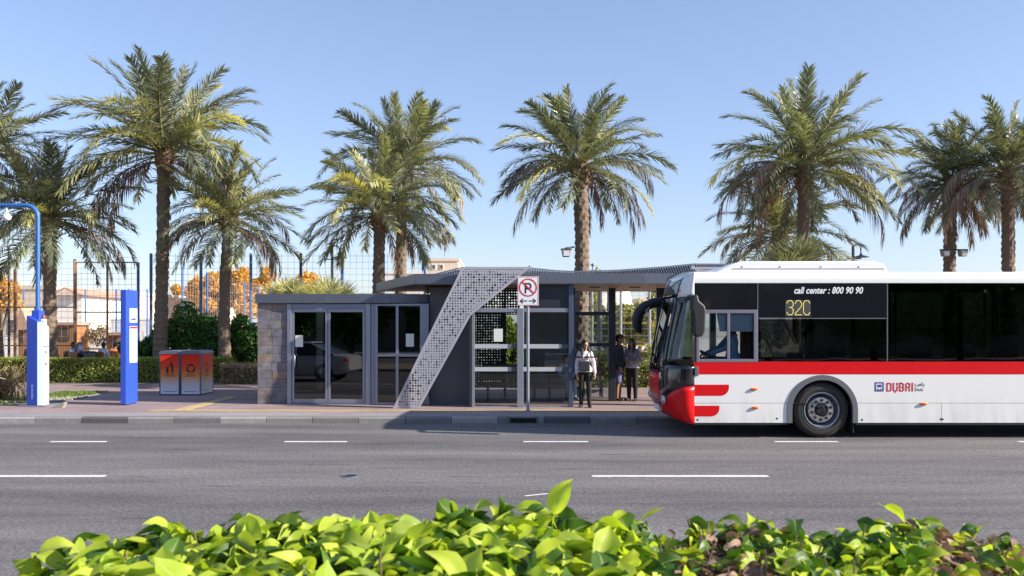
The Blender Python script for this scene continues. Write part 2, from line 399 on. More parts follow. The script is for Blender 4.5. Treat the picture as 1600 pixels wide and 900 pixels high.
M['gravel'] = mat('pale_gravel', (.36, .33, .28), .9, 0, .3, 8, island=.25)
M['grass'] = leafmat('short_grass', (.10, .17, .03), (.20, .27, .05), .6, .3)
M['drygrass'] = leafmat('dry_grass', (.28, .20, .10), (.42, .31, .17), .7, .3, False, (1.2, 1.1, .8))
for i, c in enumerate([(.30, .29, .28), (.40, .385, .37), (.13, .127, .128), (.23, .22, .215)]):
    M['kerb%d' % i] = mat('kerb_concrete_%s' % 'abcd'[i], c, .85, 0, .35, 5, bump=.35, bscale=50)
def slate(name, c):
    s = NT(name); b = s.n('ShaderNodeBsdfPrincipled'); s.l(b.outputs[0], s.out.inputs[0]); b.inputs['Roughness'].default_value = .7
    n = s.noise(s.pos(), 5, 6, .65); n2 = s.noise(s.pos((1, 1, 2)), 2.2, 5, .7); n3 = s.noise(s.pos(), 30, 5, .7)
    k = s.mix(s.ramp(n, [(.3, (0, 0, 0)), (.7, (1, 1, 1))]), mul(c, .62), mul(c, 1.35))
    k = s.mix(s.ramp(n2, [(.56, (0, 0, 0)), (.66, (.8, .8, .8))]), k, (.24, .145, .085))
    k = s.mix(s.ramp(n2, [(.32, (.7, .7, .7)), (.42, (0, 0, 0))]), k, (.10, .10, .145))
    k = s.mix(1.0, k, s.ramp(n3, [(.3, (.75, .75, .75)), (.7, (1.25, 1.25, 1.25))]), 'MULTIPLY')
    s.l(k, b.inputs['Base Color']); bp = s.n('ShaderNodeBump'); bp.inputs['Strength'].default_value = .8; bp.inputs['Distance'].default_value = .012
    s.l(n, bp.inputs['Height']); s.l(bp.outputs[0], b.inputs['Normal']); return s.m
for i, c in enumerate([(.165, .155, .18), (.19, .165, .16), (.22, .18, .15), (.13, .13, .16), (.20, .19, .19)]): M['stone%d' % i] = slate('slate_block_%s' % 'abcde'[i], c)
# ------------------------------------------------------------------ setting
def structure(o): o['kind'] = 'structure'; return o
structure(MB().add([(-1500, -1500, -.05), (1500, -1500, -.05), (1500, 3000, -.05), (-1500, 3000, -.05)], [(0, 1, 2, 3)]).build('ground', M['sand']))
road = structure(MB().box(-90, 90, 3.4, 18.46, -.04, 0).build('road', M['asphalt'])); WL[road.name] = Vector((0, 0, 0))
rear_road = structure(MB().box(-90, 90, -13, -2.5, -.04, 0).build('rear_road', M['asphalt']))
structure(MB().box(-90, 90, -2.5, 3.4, -.04, .12).build('median', M['sand']))
structure(MB().box(-90, 90, -40, -13, -.04, .13).build('rear_pavement', M['greypaving']))
# pavement with a grey margin, a yellow tactile line and its branch
pav = MB()
pav.add([(-90, 18.62, G), (90, 18.62, G), (90, 29.9, G), (-90, 29.9, G)], [(0, 1, 2, 3)])
pavement = structure(pav.build('pavement', M['paving'])); WL[pavement.name] = Vector((0, 0, 0))
MB().add([(-90, 18.60, G + .004), (90, 18.60, G + .004), (90, 19.5, G + .004), (-90, 19.5, G + .004)], [(0, 1, 2, 3)]).build('grey_margin', M['greypaving'], pavement)
ty = MB()
ty.box(-8.1, 14, 19.72, 20.02, G - .02, G + .008); ty.box(-7.62, -7.32, 20.02, 23.9, G - .02, G + .008)
ty.build('tactile_strip', M['yellowpaving'], pavement)
structure(MB().box(-120, 120, 29.9, 33.2, -.04, .12).build('planting_bed', M['sand']))
structure(MB().box(-150, 150, 33.2, 140, -.04, .13).build('court_ground', M['court']))
# kerb of single stones, with the drain inlet
kerb = bpy.data.objects.new('kerb', None); COL.objects.link(kerb); kerb['kind'] = 'structure'; kerb.location = (0, 18.54, 0); WL['kerb'] = Vector((0, 18.54, 0))
DR0, DR1 = X(794, 18.47), X(841, 18.47)
def kerb_mesh(L):
    m = MB().prism([(-.08, -.03), (.085, -.03), (.085, G + .002), (-.055, G + .002), (-.08, G - .03)], .006, L - .006, 'x')
    o = m.build('kerb_stone', M['kerb0'], local=True); me = o.data; bpy.data.objects.remove(o); return me
km = kerb_mesh(.96); pat = [0, 3, 0, 3, 1, 2, 1, 2]
kms = []
for i in range(4):
    c = km.copy(); c.materials[0] = M['kerb%d' % i]; kms.append(c)
x = -24.3; i = 0
while x < 21:
    x1 = x + .96
    if not (x1 > DR0 - .02 and x < DR1 + .02):
        o = link('kerb_stone', kms[[0, 3, 0, 3, 1, 0, 2, 0, 3, 1][i % 10]], kerb, (x, 0, rnd.uniform(-.004, .003)), (0, 0, rnd.uniform(-.004, .004)))
    if x < DR0 - .1 < x1: link('kerb_stone', kms[3], kerb, (x, 0, 0), scale=((DR0 - x) / .96, 1, 1))
    if x < DR1 + .1 < x1: link('kerb_stone', kms[0], kerb, (DR1, 0, 0), scale=((x1 - DR1) / .96, 1, 1))
    x = x1; i += 1
dr = thing('drain_inlet', (DR0, 18.5, 0), 'dark barred drain inlet set in the kerb below the no parking sign', 'drain')
MB().box(DR0 + .01, DR1 - .01, 18.47, 18.61, G - .025, G + .003).box(DR0 + .01, DR1 - .01, 18.47, 18.6, -.02, .004).box(DR0 + .01, DR0 + .04, 18.47, 18.6, .006, G - .027).box(DR1 - .04, DR1 - .01, 18.47, 18.6, .006, G - .027).build('frame', M['kerb3'], dr)
MB().box(DR0 + .04, DR1 - .04, 18.58, 18.6, .006, G - .027).build('dark_mouth', M['black'], dr)
for k in range(7):
    xx = DR0 + .07 + (DR1 - DR0 - .14) * k / 6
    MB().box(xx - .009, xx + .009, 18.478, 18.496, .005, G - .026).build('bar', M['darkmetal'], dr)
# lane dashes
for px0, px1 in ((-300, -195), (80, 166), (445, 542), (818, 919), (1210, 1309), (1590, 1690)):
    MB().box(X(px0, 15.53), X(px1, 15.53), 15.46, 15.57, -.01, .004).build('lane_dash', M['linepaint'], road)
for px0, px1 in ((-110, 164), (925, 1200), (1690, 1960)):
    MB().box(X(px0, 11.93), X(px1, 11.93), 11.87, 11.99, -.01, .004).build('lane_dash', M['linepaint'], road)
MB().add([P(820, 775, 10.6), P(855, 771.5, 10.7), P(855, 772.6, 10.7), P(820, 776.2, 10.6)], [(0, 1, 2, 3)])
ms = MB(); a, b = (X(820, 10.53), 10.53), (X(856, 10.66), 10.68)
ms.prism([(a[0], a[1] - .01), (b[0], b[1] - .01), (b[0], b[1] + .01), (a[0], a[1] + .01)], -.01, .004, 'z').build('paint_scratch', M['linepaint'], road)
mh = thing('manhole_cover', (X(546, 11.93), 11.93, 0), 'small dark round cover in the near lane of the road', 'manhole cover')
MB().lathe([(.001, .004), (.10, .004), (.10, -.01)], (X(546, 11.93), 11.93, .002), n=20).build('lid', M['darkmetal'], mh)
MB().lathe([(.102, -.01), (.102, .008), (.125, .008), (.125, -.01)], (X(546, 11.93), 11.93, 0), n=20, closed=True).build('rim', M['steel'], mh)

# ------------------------------------------------------------------ bus shelter
YA = 21.4                                            # front of the cooled waiting room
sh = thing('bus_shelter', (0, 22, G), 'long grey metal bus shelter with glazed room, stone wall and perforated leaning arms', 'bus shelter')
SHW = WL[sh.name]
# --- stone wall at the left end
sw = MB().box(-6.08, -5.46, 21.62, 24.7, G, 2.56).build('stone_wall', M['darkcore'], sh)
rows = 12; hz = (2.57 - G) / rows
for r in range(rows):
    for cidx in range(2):
        x0 = -6.17 + cidx * (.36 if r % 2 else .335); x1 = x0 + (.36 if r % 2 else .335) if cidx == 0 else -5.445
        dpt = rnd.uniform(-.005, .005); z0 = G + r * hz
        o = MB().box(x0 + .002, x1 - .002, 21.56 + dpt, 21.7, z0 + .002, z0 + hz - .002).build('stone_block', M['stone%d' % rnd.choice([0, 0, 1, 1, 2, 3, 4])], sw, bev=.005)
    for k in range(7):                              # return faces along both ends of the wall
        y0 = 21.71 + k * .43
        for xa, xb in ((-6.17, -6.07), (-5.47, -5.43)):
            if k < 7:
                MB().box(xa + rnd.uniform(-.006, .006), xb, y0 + .003, y0 + .42, G + r * hz + .003, G + (r + 1) * hz - .003).build('stone_block', M['stone%d' % rnd.choice([0, 1, 1, 2, 3, 4])], sw)
# --- waiting room front, turned 4 degrees: local frame along the wall
A0 = Vector((-5.27, 21.53, 0)); TD = Vector((math.cos(R(-4)), math.sin(R(-4)), 0)); TN = Vector((TD.y, -TD.x, 0))
def wp(px):                                          # distance along the turned wall of a photo column
    k = (px - XC) / F
    return (k * A0.y - A0.x) / (TD.x - k * TD.y)
def wbox(mb, s0, s1, d0, d1, z0, z1):                # d = towards the viewer
    vs = [A0 + TD * s + TN * d + Vector((0, 0, z)) for z in (z0, z1) for d in (d1, d0) for s in (s0, s1)]
    return mb.add(vs, [(0, 2, 3, 1), (4, 5, 7, 6), (0, 1, 5, 4), (2, 6, 7, 3), (0, 4, 6, 2), (1, 3, 7, 5)])
ZT = 2.56
wbox(MB(), wp(449), wp(455.5), -.08, .02, G, ZT).build('door_jamb', M['silver'], sh, bev=.004)
wbox(MB(), wp(455.6), wp(571), -.06, .0, 2.44, ZT).build('door_head', M['steel'], sh, bev=.004)
wbox(MB(), wp(455.6), wp(571), -.09, .03, G, G + .03).build('door_sill', M['steel'], sh)
def door(a, b, handle):
    d = MB()
    wbox(d, a, a + .055, -.04, -.01, G + .035, 2.435); wbox(d, b - .055, b, -.04, -.01, G + .035, 2.435)
    wbox(d, a + .056, b - .056, -.039, -.011, 2.36, 2.434); wbox(d, a + .056, b - .056, -.039, -.011, G + .036, G + .13)
    d = d.build('sliding_door', M['silver'], sh, bev=.003)
    wbox(MB(), a + .05, b - .05, -.03, -.022, G + .12, 2.37).build('pane', M['doorglass'], d)
    if handle:
        s0 = a + .09
        h = [A0 + TD * s + TN * o + Vector((0, 0, z)) for s, o, z in ((s0 - .03, -.01, 1.0), (s0 - .03, .06, 1.0), (s0, .065, 1.05), (s0, .065, 1.3), (s0 - .03, .06, 1.34), (s0 - .03, -.01, 1.34))]
        MB().tube(h, .014, 8).build('handle', M['steel'], d, smooth=40)
        wbox(MB(), wp(461), wp(473), -.0215, -.0205, 1.52, 1.80).build('notice', M['paper'], d)
door(wp(456), wp(511.5), True); door(wp(512.5), wp(570), False)
wbox(MB(), wp(571.5), wp(579), -.1, .03, G, ZT).build('post', M['silver'], sh, bev=.005)
wbox(MB(), wp(579.3), wp(586), -.11, .0, G, ZT).build('post', M['steel'], sh, bev=.005)
# windows right of the doors
ws = MB()
wbox(ws, wp(586.3), wp(590), -.04, 0, G, ZT)
wbox(ws, wp(618.5), wp(622.5), -.04, 0, G + .06, ZT - .05); wbox(ws, wp(590.1), wp(656), -.039, .001, ZT - .049, ZT - .002); wbox(ws, wp(590.1), wp(656), -.039, .001, G + .002, G + .058)
wbox(ws, wp(590.1), wp(618.4), -.038, .002, 1.29, 1.36); wbox(ws, wp(622.6), wp(656), -.038, .002, 1.29, 1.36)
wf = ws.build('window_frame', M['silver'], sh, bev=.003)
for a, b in ((590, 618.6), (622.4, 656.2)):
    for z0, z1 in ((G + .05, 1.295), (1.355, ZT - .045)):
        wbox(MB(), wp(a), wp(b), -.025, -.018, z0, z1).build('pane', M['doorglass'], wf)
wbox(MB(), wp(634), wp(646.5), -.0175, -.0165, 1.53, 1.84).build('notice', M['paper'], wf)
wbox(MB(), wp(656.3), wp(670), -.08, .005, G, ZT).build('post', M['steel'], sh, bev=.005)
# room shell, dark inside
MB().box(-5.2, -1.7, 24.55, 24.65, G, 2.55).build('back_wall', M['darkmetal'], sh)
MB().box(-5.2, -1.7, 21.75, 24.54, G + .001, G + .012).build('room_floor', M['greyplastic'], sh)
MB().prism([(-6.0, 21.72), (-1.75, 21.5), (-1.75, 24.68), (-6.0, 24.68)], 2.575, 2.60, 'z').build('room_ceiling', M['darkmetal'], sh)
# fascia panels of the room: left run in two panels, then the short run that turns back
FA = [(-6.22, 21.52), (-4.52, 21.40), (-2.91, 21.29), (-2.0, 21.62)]
def fascia(name, a, b, z0, z1, th=.05, m='fascia', gap=.006, cap=True):
    a, b = Vector((*a, 0)), Vector((*b, 0)); t = (b - a).normalized(); n = Vector((-t.y, t.x, 0)); a = a + t * gap / 2; b = b - t * gap / 2
    mb = MB(); q = [a, b, b + n * th, a + n * th]
    mb.prism([(p.x, p.y) for p in q], z0, z1, 'z')
    return mb.build(name, M[m], sh, bev=.004)
for i in range(3): fascia('fascia_panel', FA[i], FA[i + 1], 2.575, 2.80)
fascia('fascia_panel', (-2.0, 21.62), (-1.86, 21.75), 2.575, 2.80)
fascia('fascia_panel', (-6.22, 24.75), (-6.22, 21.53), 2.575, 2.80)
MB().prism([(-6.17, 21.58), (-2.92, 21.35), (-1.95, 21.72), (-1.95, 24.7), (-6.17, 24.7)], 2.76, 2.785, 'z').build('room_roof', M['greyplastic'], sh)
# --- the dark wall between room and glazed bay
MB().box(X(672, 21.5), X(737, 21.5), 21.45, 21.52, G, 2.95).build('grey_wall_panel', M['greyplastic'], sh)
MB().box(X(664, 21.4), X(668, 21.4), 21.35, 21.42, G, 2.55).build('trim', M['silver'], sh)
# --- glazed bay, front line Y = 20.75
YG = 20.75
def gx(px, Y=YG): return X(px, Y)
MB().box(gx(732.5), gx(737), YG, YG + .12, G, 3.0).build('post', M['darkmetal'], sh, bev=.006)
MB().box(gx(737.3), gx(741.5), YG + .01, YG + .09, G, 2.44).build('post', M['silver'], sh, bev=.004)
MB().box(gx(808), gx(818), YG - .02, YG + .09, G, 2.44).build('post', M['silver'], sh, bev=.006)
MB().box(gx(888.5), gx(896), YG - .02, YG + .12, G, 3.0).build('post', M['bluegrey'], sh, bev=.006)
MB().box(gx(741.7), gx(807.8), YG + .0, YG + .08, 2.345, 2.44).box(gx(818.2), gx(888.3), YG + .0, YG + .08, 2.345, 2.44).build('header_rail', M['silver'], sh, bev=.004)
for a, b, fr in ((741.6, 807.9, (741.6, 799)), (818.1, 888.4, (818.1, 878))):
    g = MB().box(gx(a), gx(b), YG + .04, YG + .05, G + .03, 2.344).build('glass_screen', M['glass'], sh)
    MB().box(gx(a), gx(b), YG + .03, YG + .06, G, G + .029).build('glass_channel', M['silver'], g)
    for z0, z1 in ((1.50, 1.60), (.965, 1.065)):
        MB().box(gx(fr[0]) + .002, gx(fr[1]), YG + .0372, YG + .0392, z0, z1).build('frosted_strip', M['frost'], g)
        MB().box(gx(fr[1]) + .003, gx(b) - .002, YG + .0374, YG + .039, z0, z1).build('dark_strip', M['greyplastic'], g)
    if a < 800: MB().box(gx(771.5), gx(785.5), YG + .0372, YG + .039, 1.66, 1.96).build('notice', M['paper'], g)
MB().box(gx(818.2), gx(888.3), YG + .03, YG + .05, 2.445, 2.99).build('dark_panel', M['darkmetal'], sh)
# perforated sheet: squares with round holes, edge cells cut to the outline
def clip(poly, c0, c1, axis, keep_hi):
    out = []; n = len(poly); c = c0 if keep_hi else c1
    ins = (lambda p: p[axis] >= c - 1e-9) if keep_hi else (lambda p: p[axis] <= c + 1e-9)
    for i in range(n):
        a, b = poly[i], poly[(i + 1) % n]
        if ins(a): out.append(a)
        if ins(a) != ins(b):
            t = (c - a[axis]) / (b[axis] - a[axis]); out.append((a[0] + (b[0] - a[0]) * t, a[1] + (b[1] - a[1]) * t))
    return out
def area(p): return .5 * sum(p[i][0] * p[(i + 1) % len(p)][1] - p[(i + 1) % len(p)][0] * p[i][1] for i in range(len(p)))
def perforated(name, poly, Y, pitch, rad, parent, m, th=.006, n=8):
    mb = MB(); xs = [p[0] for p in poly]; zs = [p[1] for p in poly]
    nx = int((max(xs) - min(xs)) / pitch) + 2; nz = int((max(zs) - min(zs)) / pitch) + 2
    for i in range(nx):
        for j in range(nz):
            x0 = min(xs) + i * pitch; z0 = min(zs) + j * pitch
            q = poly
            for ax, lo, hi in ((0, x0, x0 + pitch), (1, z0, z0 + pitch)):
                if q: q = clip(q, lo, hi, ax, True)
                if q: q = clip(q, lo, hi, ax, False)
            if not q or abs(area(q)) < 1e-7: continue
            if abs(area(q)) > pitch * pitch * .995:
                r = rad(i, j); cx, cz = x0 + pitch / 2, z0 + pitch / 2; h = pitch / 2
                inner = [(cx + r * math.cos(2 * math.pi * (k + .5) / n), cz + r * math.sin(2 * math.pi * (k + .5) / n)) for k in range(n)]
                outer = [(cx + h, cz), (cx + h, cz + h), (cx, cz + h), (cx - h, cz + h), (cx - h, cz), (cx - h, cz - h), (cx, cz - h), (cx + h, cz - h)]
                # outer k lies between inner k-1 and k
                inner = [(cx + r * math.cos(2 * math.pi * k / n), cz + r * math.sin(2 * math.pi * k / n)) for k in range(n)]
                vs = [(p[0], Y, p[1]) for p in outer] + [(p[0], Y, p[1]) for p in inner] + [(p[0], Y + th, p[1]) for p in inner]
                mb.add(vs, [(k, (k + 1) % 8, (k + 1) % 8 + 8, k + 8) for k in range(8)] + [(k + 8, (k + 1) % 8 + 8, (k + 1) % 8 + 16, k + 16) for k in range(8)])
            else: mb.add([(p[0], Y, p[1]) for p in q], [tuple(range(len(q)))])
    return mb.build(name, m, parent)
YR = 20.47
def arm(flip, parent):
    pts = [(614, 638), (655, 638), (735, 493), (830, 417), (722, 417)]
    poly = [(X(a, YR), Z(b, YR)) for a, b in pts]
    if flip: poly = [(2 * X(955, YR) - x_, z_) for x_, z_ in poly][::-1]
    big = lambda i, j: rnd.choice([.012, .014, .015, .016, .017, .018, .020, .021, .027, .028])
    sheet = perforated('perforated_arm', poly, YR, .061, big, parent, M['perf'])
    # rim bars round the sheet and folded flanges behind
    n = len(poly)
    for i in range(n):
        a, b = Vector((poly[i][0], 0, poly[i][1])), Vector((poly[(i + 1) % n][0], 0, poly[(i + 1) % n][1]))
        t = (b - a).normalized(); nn = Vector((-t.z, 0, t.x)); nn = nn if not flip else nn
        q = [a, b, b + nn * .055, a + nn * .055]
        MB().prism([(p.x, p.z) for p in q], YR - .004 - .0006 * i, YR + .10 + .0007 * i).build('rim', M['perf'], sheet)
    return sheet
arm(False, sh); arm(True, sh)
# lattice screens with larger holes
def lattice(px0, px1, py0, py1, Y, rr=(.010, .025), flipx=False):
    poly = [(X(px0, Y), Z(py1, Y)), (X(px1, Y), Z(py1, Y)), (X(px1, Y), Z(py0, Y)), (X(px0, Y), Z(py0, Y))]
    perforated('perforated_screen', poly, Y, .07, lambda i, j: rnd.uniform(*rr), sh, M['darkmetal'])
lattice(664, 735, 444, 484, 21.6); lattice(735, 812, 444, 492, 23.3); lattice(742, 787, 486, 606, 23.5, (.007, .019))
MB().box(X(787, 23.5), X(791, 23.5), 23.5, 23.56, G, 2.95).build('post', M['darkmetal'], sh)
MB().box(X(822, 23.6), X(886, 23.6), 23.6, 23.64, .35, 2.95).build('back_panel', mat('blue_grey_back_panel', (.34, .39, .44), .6, 0, .10, 1.5), sh)
MB().box(X(819, 23.6), X(821.8, 23.6), 23.58, 23.66, G, 2.95).box(X(886.2, 23.6), X(889, 23.6), 23.58, 23.66, G, 2.95).build('post', M['darkmetal'], sh)
# --- rear frame right of the glass
YB = 22.4
MB().box(X(951.5, YB), X(962, YB), YB, YB + .16, G, 2.99).build('post', M['darkmetal'], sh, bev=.008)
MB().box(X(1026, YB), X(1040, YB), YB, YB + .16, G, 2.99).build('post', M['darkmetal'], sh, bev=.008)
MB().box(X(893, YB), X(899, YB), YB, YB + .1, G, 2.99).build('post', M['bluegrey'], sh, bev=.006)
for py0, py1 in ((487, 493), (536, 541.5)):
    MB().box(X(899.2, YB), X(951.3, YB), YB + .02, YB + .1, Z(py1, YB), Z(py0, YB)).build('rear_rail', M['darkmetal'], sh, bev=.005)
for a, b in ((G + .05, Z(541.6, YB)), (Z(536, YB) + .001, Z(493.1, YB))):
    MB().box(X(899.2, YB), X(951.3, YB), YB + .055, YB + .063, a, b).build('glass_screen', M['glass'], sh)
for px, Y in ((1262, 22.4), (1110, 22.4), (1180, 20.75)):
    MB().box(X(px, Y), X(px + 9, Y), Y, Y + .12, G, 3.0).build('post', M['darkmetal'], sh, bev=.006)
# --- canopy: fascia, soffit, downlights, slatted roof
CF = [(-3.86, 25.2), (-2.25, 20.72), (-1.35, 20.66), (0.2, 20.6), (1.56, 20.6), (3.05, 20.6), (4.6, 20.6), (6.85, 20.72), (8.4, 25.2)]
for i in range(len(CF) - 1): fascia('canopy_fascia', CF[i], CF[i + 1], 3.005, 3.24)
fascia('canopy_fascia', CF[-1], CF[0], 3.005, 3.24)
inn = [(-3.75, 25.1), (-2.17, 20.8), (0.2, 20.68), (4.6, 20.68), (6.75, 20.8), (8.25, 25.1)]
MB().prism(inn, 3.02, 3.06, 'z').build('soffit', M['soffit'], sh)
MB().prism(inn, 3.065, 3.20, 'z').build('roof_deck', M['greyplastic'], sh)
for px, Y in ((930, 22.6), (992, 22.6), (868, 22.6), (775, 22.6), (1075, 22.6)):
    c = (X(px, Y), Y, 3.0)
    dl = MB().lathe([(.09, .03), (.12, .0), (.15, .003), (.15, .03)], c, n=20).build('downlight', M['greyplastic'], sh, smooth=40)
pr = [(X(672, 21), Z(430, 21)), (X(722, 21), Z(417.5, 21)), (X(830, 21), Z(419, 21)), (X(870, 21), Z(423, 21)), (X(905, 21), Z(424.5, 21)), (X(970, 21), Z(422, 21)), (X(1040, 21), Z(417, 21)), (X(1085, 21), Z(412.5, 21)), (X(1190, 21), Z(413, 21)), (X(1250, 21), Z(428, 21))]
def ridge(x_):
    for (a, za), (b, zb) in zip(pr, pr[1:]):
        if a <= x_ <= b: return za + (zb - za) * (x_ - a) / (b - a)
    return pr[0][1]
sl_ = MB(); x_ = pr[0][0]
while x_ < pr[-1][0]:
    zz = ridge(x_)
    sl_.add([(x_ - .011, 20.72, 3.225), (x_ + .011, 20.72, 3.225), (x_ + .011, 21.2, zz), (x_ - .011, 21.2, zz), (x_ + .011, 24.9, zz - .1), (x_ - .011, 24.9, zz - .1),
            (x_ + .011, 21.2, zz - .05), (x_ - .011, 21.2, zz - .05), (x_ + .011, 24.9, zz - .15), (x_ - .011, 24.9, zz - .15)],
            [(0, 1, 2, 3), (3, 2, 4, 5), (7, 9, 8, 6), (2, 6, 8, 4), (3, 5, 9, 7)])
    x_ += .058
sl_.build('roof_slats', M['fascia'], sh, kind='stuff')
rb = MB()
for (a, za), (b, zb) in zip(pr, pr[1:]): rb.bar((a, 21.22, za + .012), (b, 21.22, zb + .012), .05, .03); rb.bar((a, 24.9, za - .09), (b, 24.9, zb - .09), .05, .03)
for k in range(1, 10):
    for (a, za), (b, zb) in zip(pr, pr[1:]): rb.bar((a, 21.22 + k * .36, za + .006 - k * .0095), (b, 21.22 + k * .36, zb + .006 - k * .0095), .03, .02)
rb.build('roof_rails', M['steel'], sh)
MB().tube([P(926, 425, 22), P(926, 415, 22)], .012, 6).ball(P(926, 414, 22), .04, 8, 6).build('roof_beacon', M['greyplastic'], sh)
# cable hanging by the post
MB().tube([P(970, 443, 20.8), P(966, 447, 20.9), P(960, 452, 21)], .008, 6).build('loose_cable', M['darkmetal'], sh)

# ------------------------------------------------------------------ benches inside and behind the shelter
def bench(x0, x1, Y, label, nleg=2):
    b = thing('bench', ((x0 + x1) / 2, Y, G), label, 'bench', 'wooden benches in the bus shelter')
    for k in range(4): MB().box(x0, x1, Y - .42 + k * .11, Y - .325 + k * .11, .55, .585).build('seat_slat', M['wood'], b, bev=.006)
    for k in range(3): MB().box(x0, x1, Y + .06 + k * .02, Y + .085 + k * .02, .68 + k * .125, .785 + k * .125).build('back_slat', M['wood'], b, bev=.006)
    for k in range(nleg):
        xx = x0 + .12 + (x1 - x0 - .24) * k / (nleg - 1)
        MB().bar((xx, Y - .40, .548), (xx, Y + .03, .52), .05, .05).bar((xx, Y - .38, .53), (xx, Y - .44, G), .05, .05).bar((xx, Y, .54), (xx, Y + .06, G), .05, .05).bar((xx, Y + .02, .53), (xx, Y + .16, 1.06), .045, .03).build('leg', M['darkmetal'], b)
bench(X(755, 22.6), X(842, 22.6), 22.7, 'wooden slat bench behind the glass under the paper notice')
bench(X(851, 22.6), X(893, 22.6), 22.7, 'wooden slat bench the girl in pale blue sits on')
bench(X(903, 24), X(945, 24), 24.0, 'wooden slat bench in the open bay behind the woman in white')
# ------------------------------------------------------------------ street furniture
# blue information totem: narrow edge to the road, broad face to the right
tx0, tx1, ty0, ty1 = -9.335, -9.195, 21.2, 21.86
tt = thing('information_totem', (-9.3, 21.5, G), 'tall blue slab totem with a white map panel beside the recycling bins', 'totem')
MB().box(tx0, tx1, ty0, ty1, G + .02, 2.89).build('slab', M['bluesign'], tt, bev=.012)
MB().box(tx0 + .03, tx1 - .03, ty0 + .03, ty1 - .03, G, G + .02).build('plinth', M['darkmetal'], tt)
MB().lathe([(.02, 0), (.02, .03), (.005, .045)], (tx0 + .07, 21.5, 2.885), n=8).build('lifting_eye', M['steel'], tt)
UX, UZ = (0, 1, 0), (0, 0, 1)
ic = MB().box(tx1 - .004, tx1 + .006, ty0 + .19, ty1 - .05, 2.11, 2.45).build('symbol_panel', M['whiteprint'], tt)
MB().stroke([(.08, .27), (.08, .07), (.33, .07)], .035, (tx1 + .006, ty0 + .19, 2.11), .002, UX, UZ).stroke([(.19, .1), (.30, .1)], .02, (tx1 + .006, ty0 + .19, 2.11), .002, UX, UZ).build('line_symbol', M['blueprint'], ic)
mp = MB().box(tx1 - .004, tx1 + .006, ty0 + .19, ty1 - .05, 1.14, 2.02).build('map_panel', M['whiteprint'], tt)
MB().box(tx1 + .0062, tx1 + .008, ty0 + .20, ty1 - .06, 1.96, 2.01).build('red_header', M['redprint'], mp)
tb = MB()
for k in range(9): tb.stroke([(.06, .12 + k * .045), (.06 + rnd.uniform(.05, .10), .12 + k * .045)], .018, (tx1 + .006, ty0 + .19, 1.14), .002, UX, UZ)
for k in range(3): tb.stroke([(.22, .30 + k * .10), (.36, .30 + k * .10)], .012, (tx1 + .006, ty0 + .19, 1.14), .002, UX, UZ)
tb.build('printed_lines', M['greyprint'], mp)
# blue and white kiosk with a bent pole
kx, ky0, ky1 = -11.16, 20.95, 21.42
kk = thing('service_kiosk', (-11.3, 21.15, G), 'tall blue and white service kiosk with slanted top at the left pavement edge', 'kiosk')
pl = [(-11.44, 20.98), (-11.2, 20.94), (-11.11, 21.03), (-11.11, 21.44), (-11.44, 21.44)]
def slant(poly, z0, zf):
    n = len(poly); vs = [(x, y, z0) for x, y in poly] + [(x, y, zf(x, y)) for x, y in poly]
    return MB().add(vs, [tuple(range(n - 1, -1, -1)), tuple(range(n, 2 * n))] + [(i, (i + 1) % n, (i + 1) % n + n, i + n) for i in range(n)])
slant([(-11.45, 20.98), (-11.175, 20.94), (-11.175, 21.38), (-11.45, 21.38)], G + .03, lambda x, y: 2.27 - (x + 11.44) * .5).build('blue_body', M['bluesign'], kk, bev=.008)
ltb = mat('light_blue_coating', (.28, .36, .72), .4, 0, .04, 1)
slant([(-11.174, 20.94), (-11.13, 20.99), (-11.13, 21.03), (-11.174, 21.03)], G + .03, lambda x, y: 2.14 - (x + 11.2) * .5).build('chamfer_panel', ltb, kk)
slant([(-11.174, 21.031), (-11.126, 21.031), (-11.126, 21.38), (-11.174, 21.38)], G + .03, lambda x, y: 2.13 - (y - 21.03) * .35).build('white_body', M['whitepaint'], kk, bev=.006)
MB().box(-11.6, -10.95, 20.85, 21.6, G, G + .028).build('base_plate', M['steel'], kk)
MB().box(-11.40, -11.22, 21.1, 21.36, 2.1, 2.40).build('pole_collar', M['bluesign'], kk, bev=.01)
MB().lathe([(.09, 0), (.09, .18), (.08, .2)], (-11.24, 21.3, 2.0), n=16).build('white_drum', M['whitepaint'], kk, smooth=40)
MB().lathe([(.10, .0), (.10, .07), (.085, .09)], (-11.24, 21.3, 2.2), n=16).build('dark_cap', mat('maroon_cap', (.10, .03, .035), .5), kk, smooth=40)
xw = -11.126
rg = MB()
pts = [(.05 * math.cos(a), .065 * math.sin(a)) for a in [2 * math.pi * k / 20 for k in range(18)]]
rg.stroke(pts, .014, (xw, 21.2, 1.80), .002, UX, UZ).stroke([(0, .035), (0, -.02), (.02, -.02)], .012, (xw, 21.2, 1.80), .002, UX, UZ).build('ring_symbol', M['greyprint'], kk)
MB().box(xw, xw + .006, 21.08, 21.36, 1.53, 1.55).build('slot', M['blueprint'], kk)
for z in (1.40, 1.12): MB().box(xw, xw + .008, 21.2, 21.25, z - .035, z + .035).build('button', M['blackprint'], kk)
MB().box(xw, xw + .003, 21.06, 21.36, 1.02, 1.5).build('door_plate', mat('pale_grey_plate', (.62, .63, .68), .4), kk)
lt = MB()
for k in range(11): lt.stroke([(-.02 + rnd.uniform(0, .012), k * .032), (.03 - rnd.uniform(0, .02), k * .032)], .016, (-11.31, 20.958, G + .18), .003)
lt.build('side_marks', ltb, kk)
pp = [(-11.31, 21.22, 2.2), (-11.31, 21.22, 4.62)] + [(-11.31 - .28 + .28 * math.cos(a), 21.22, 4.62 + .28 * math.sin(a)) for a in [R(t) for t in range(15, 91, 15)]] + [(-12.6, 21.22, 4.90)]
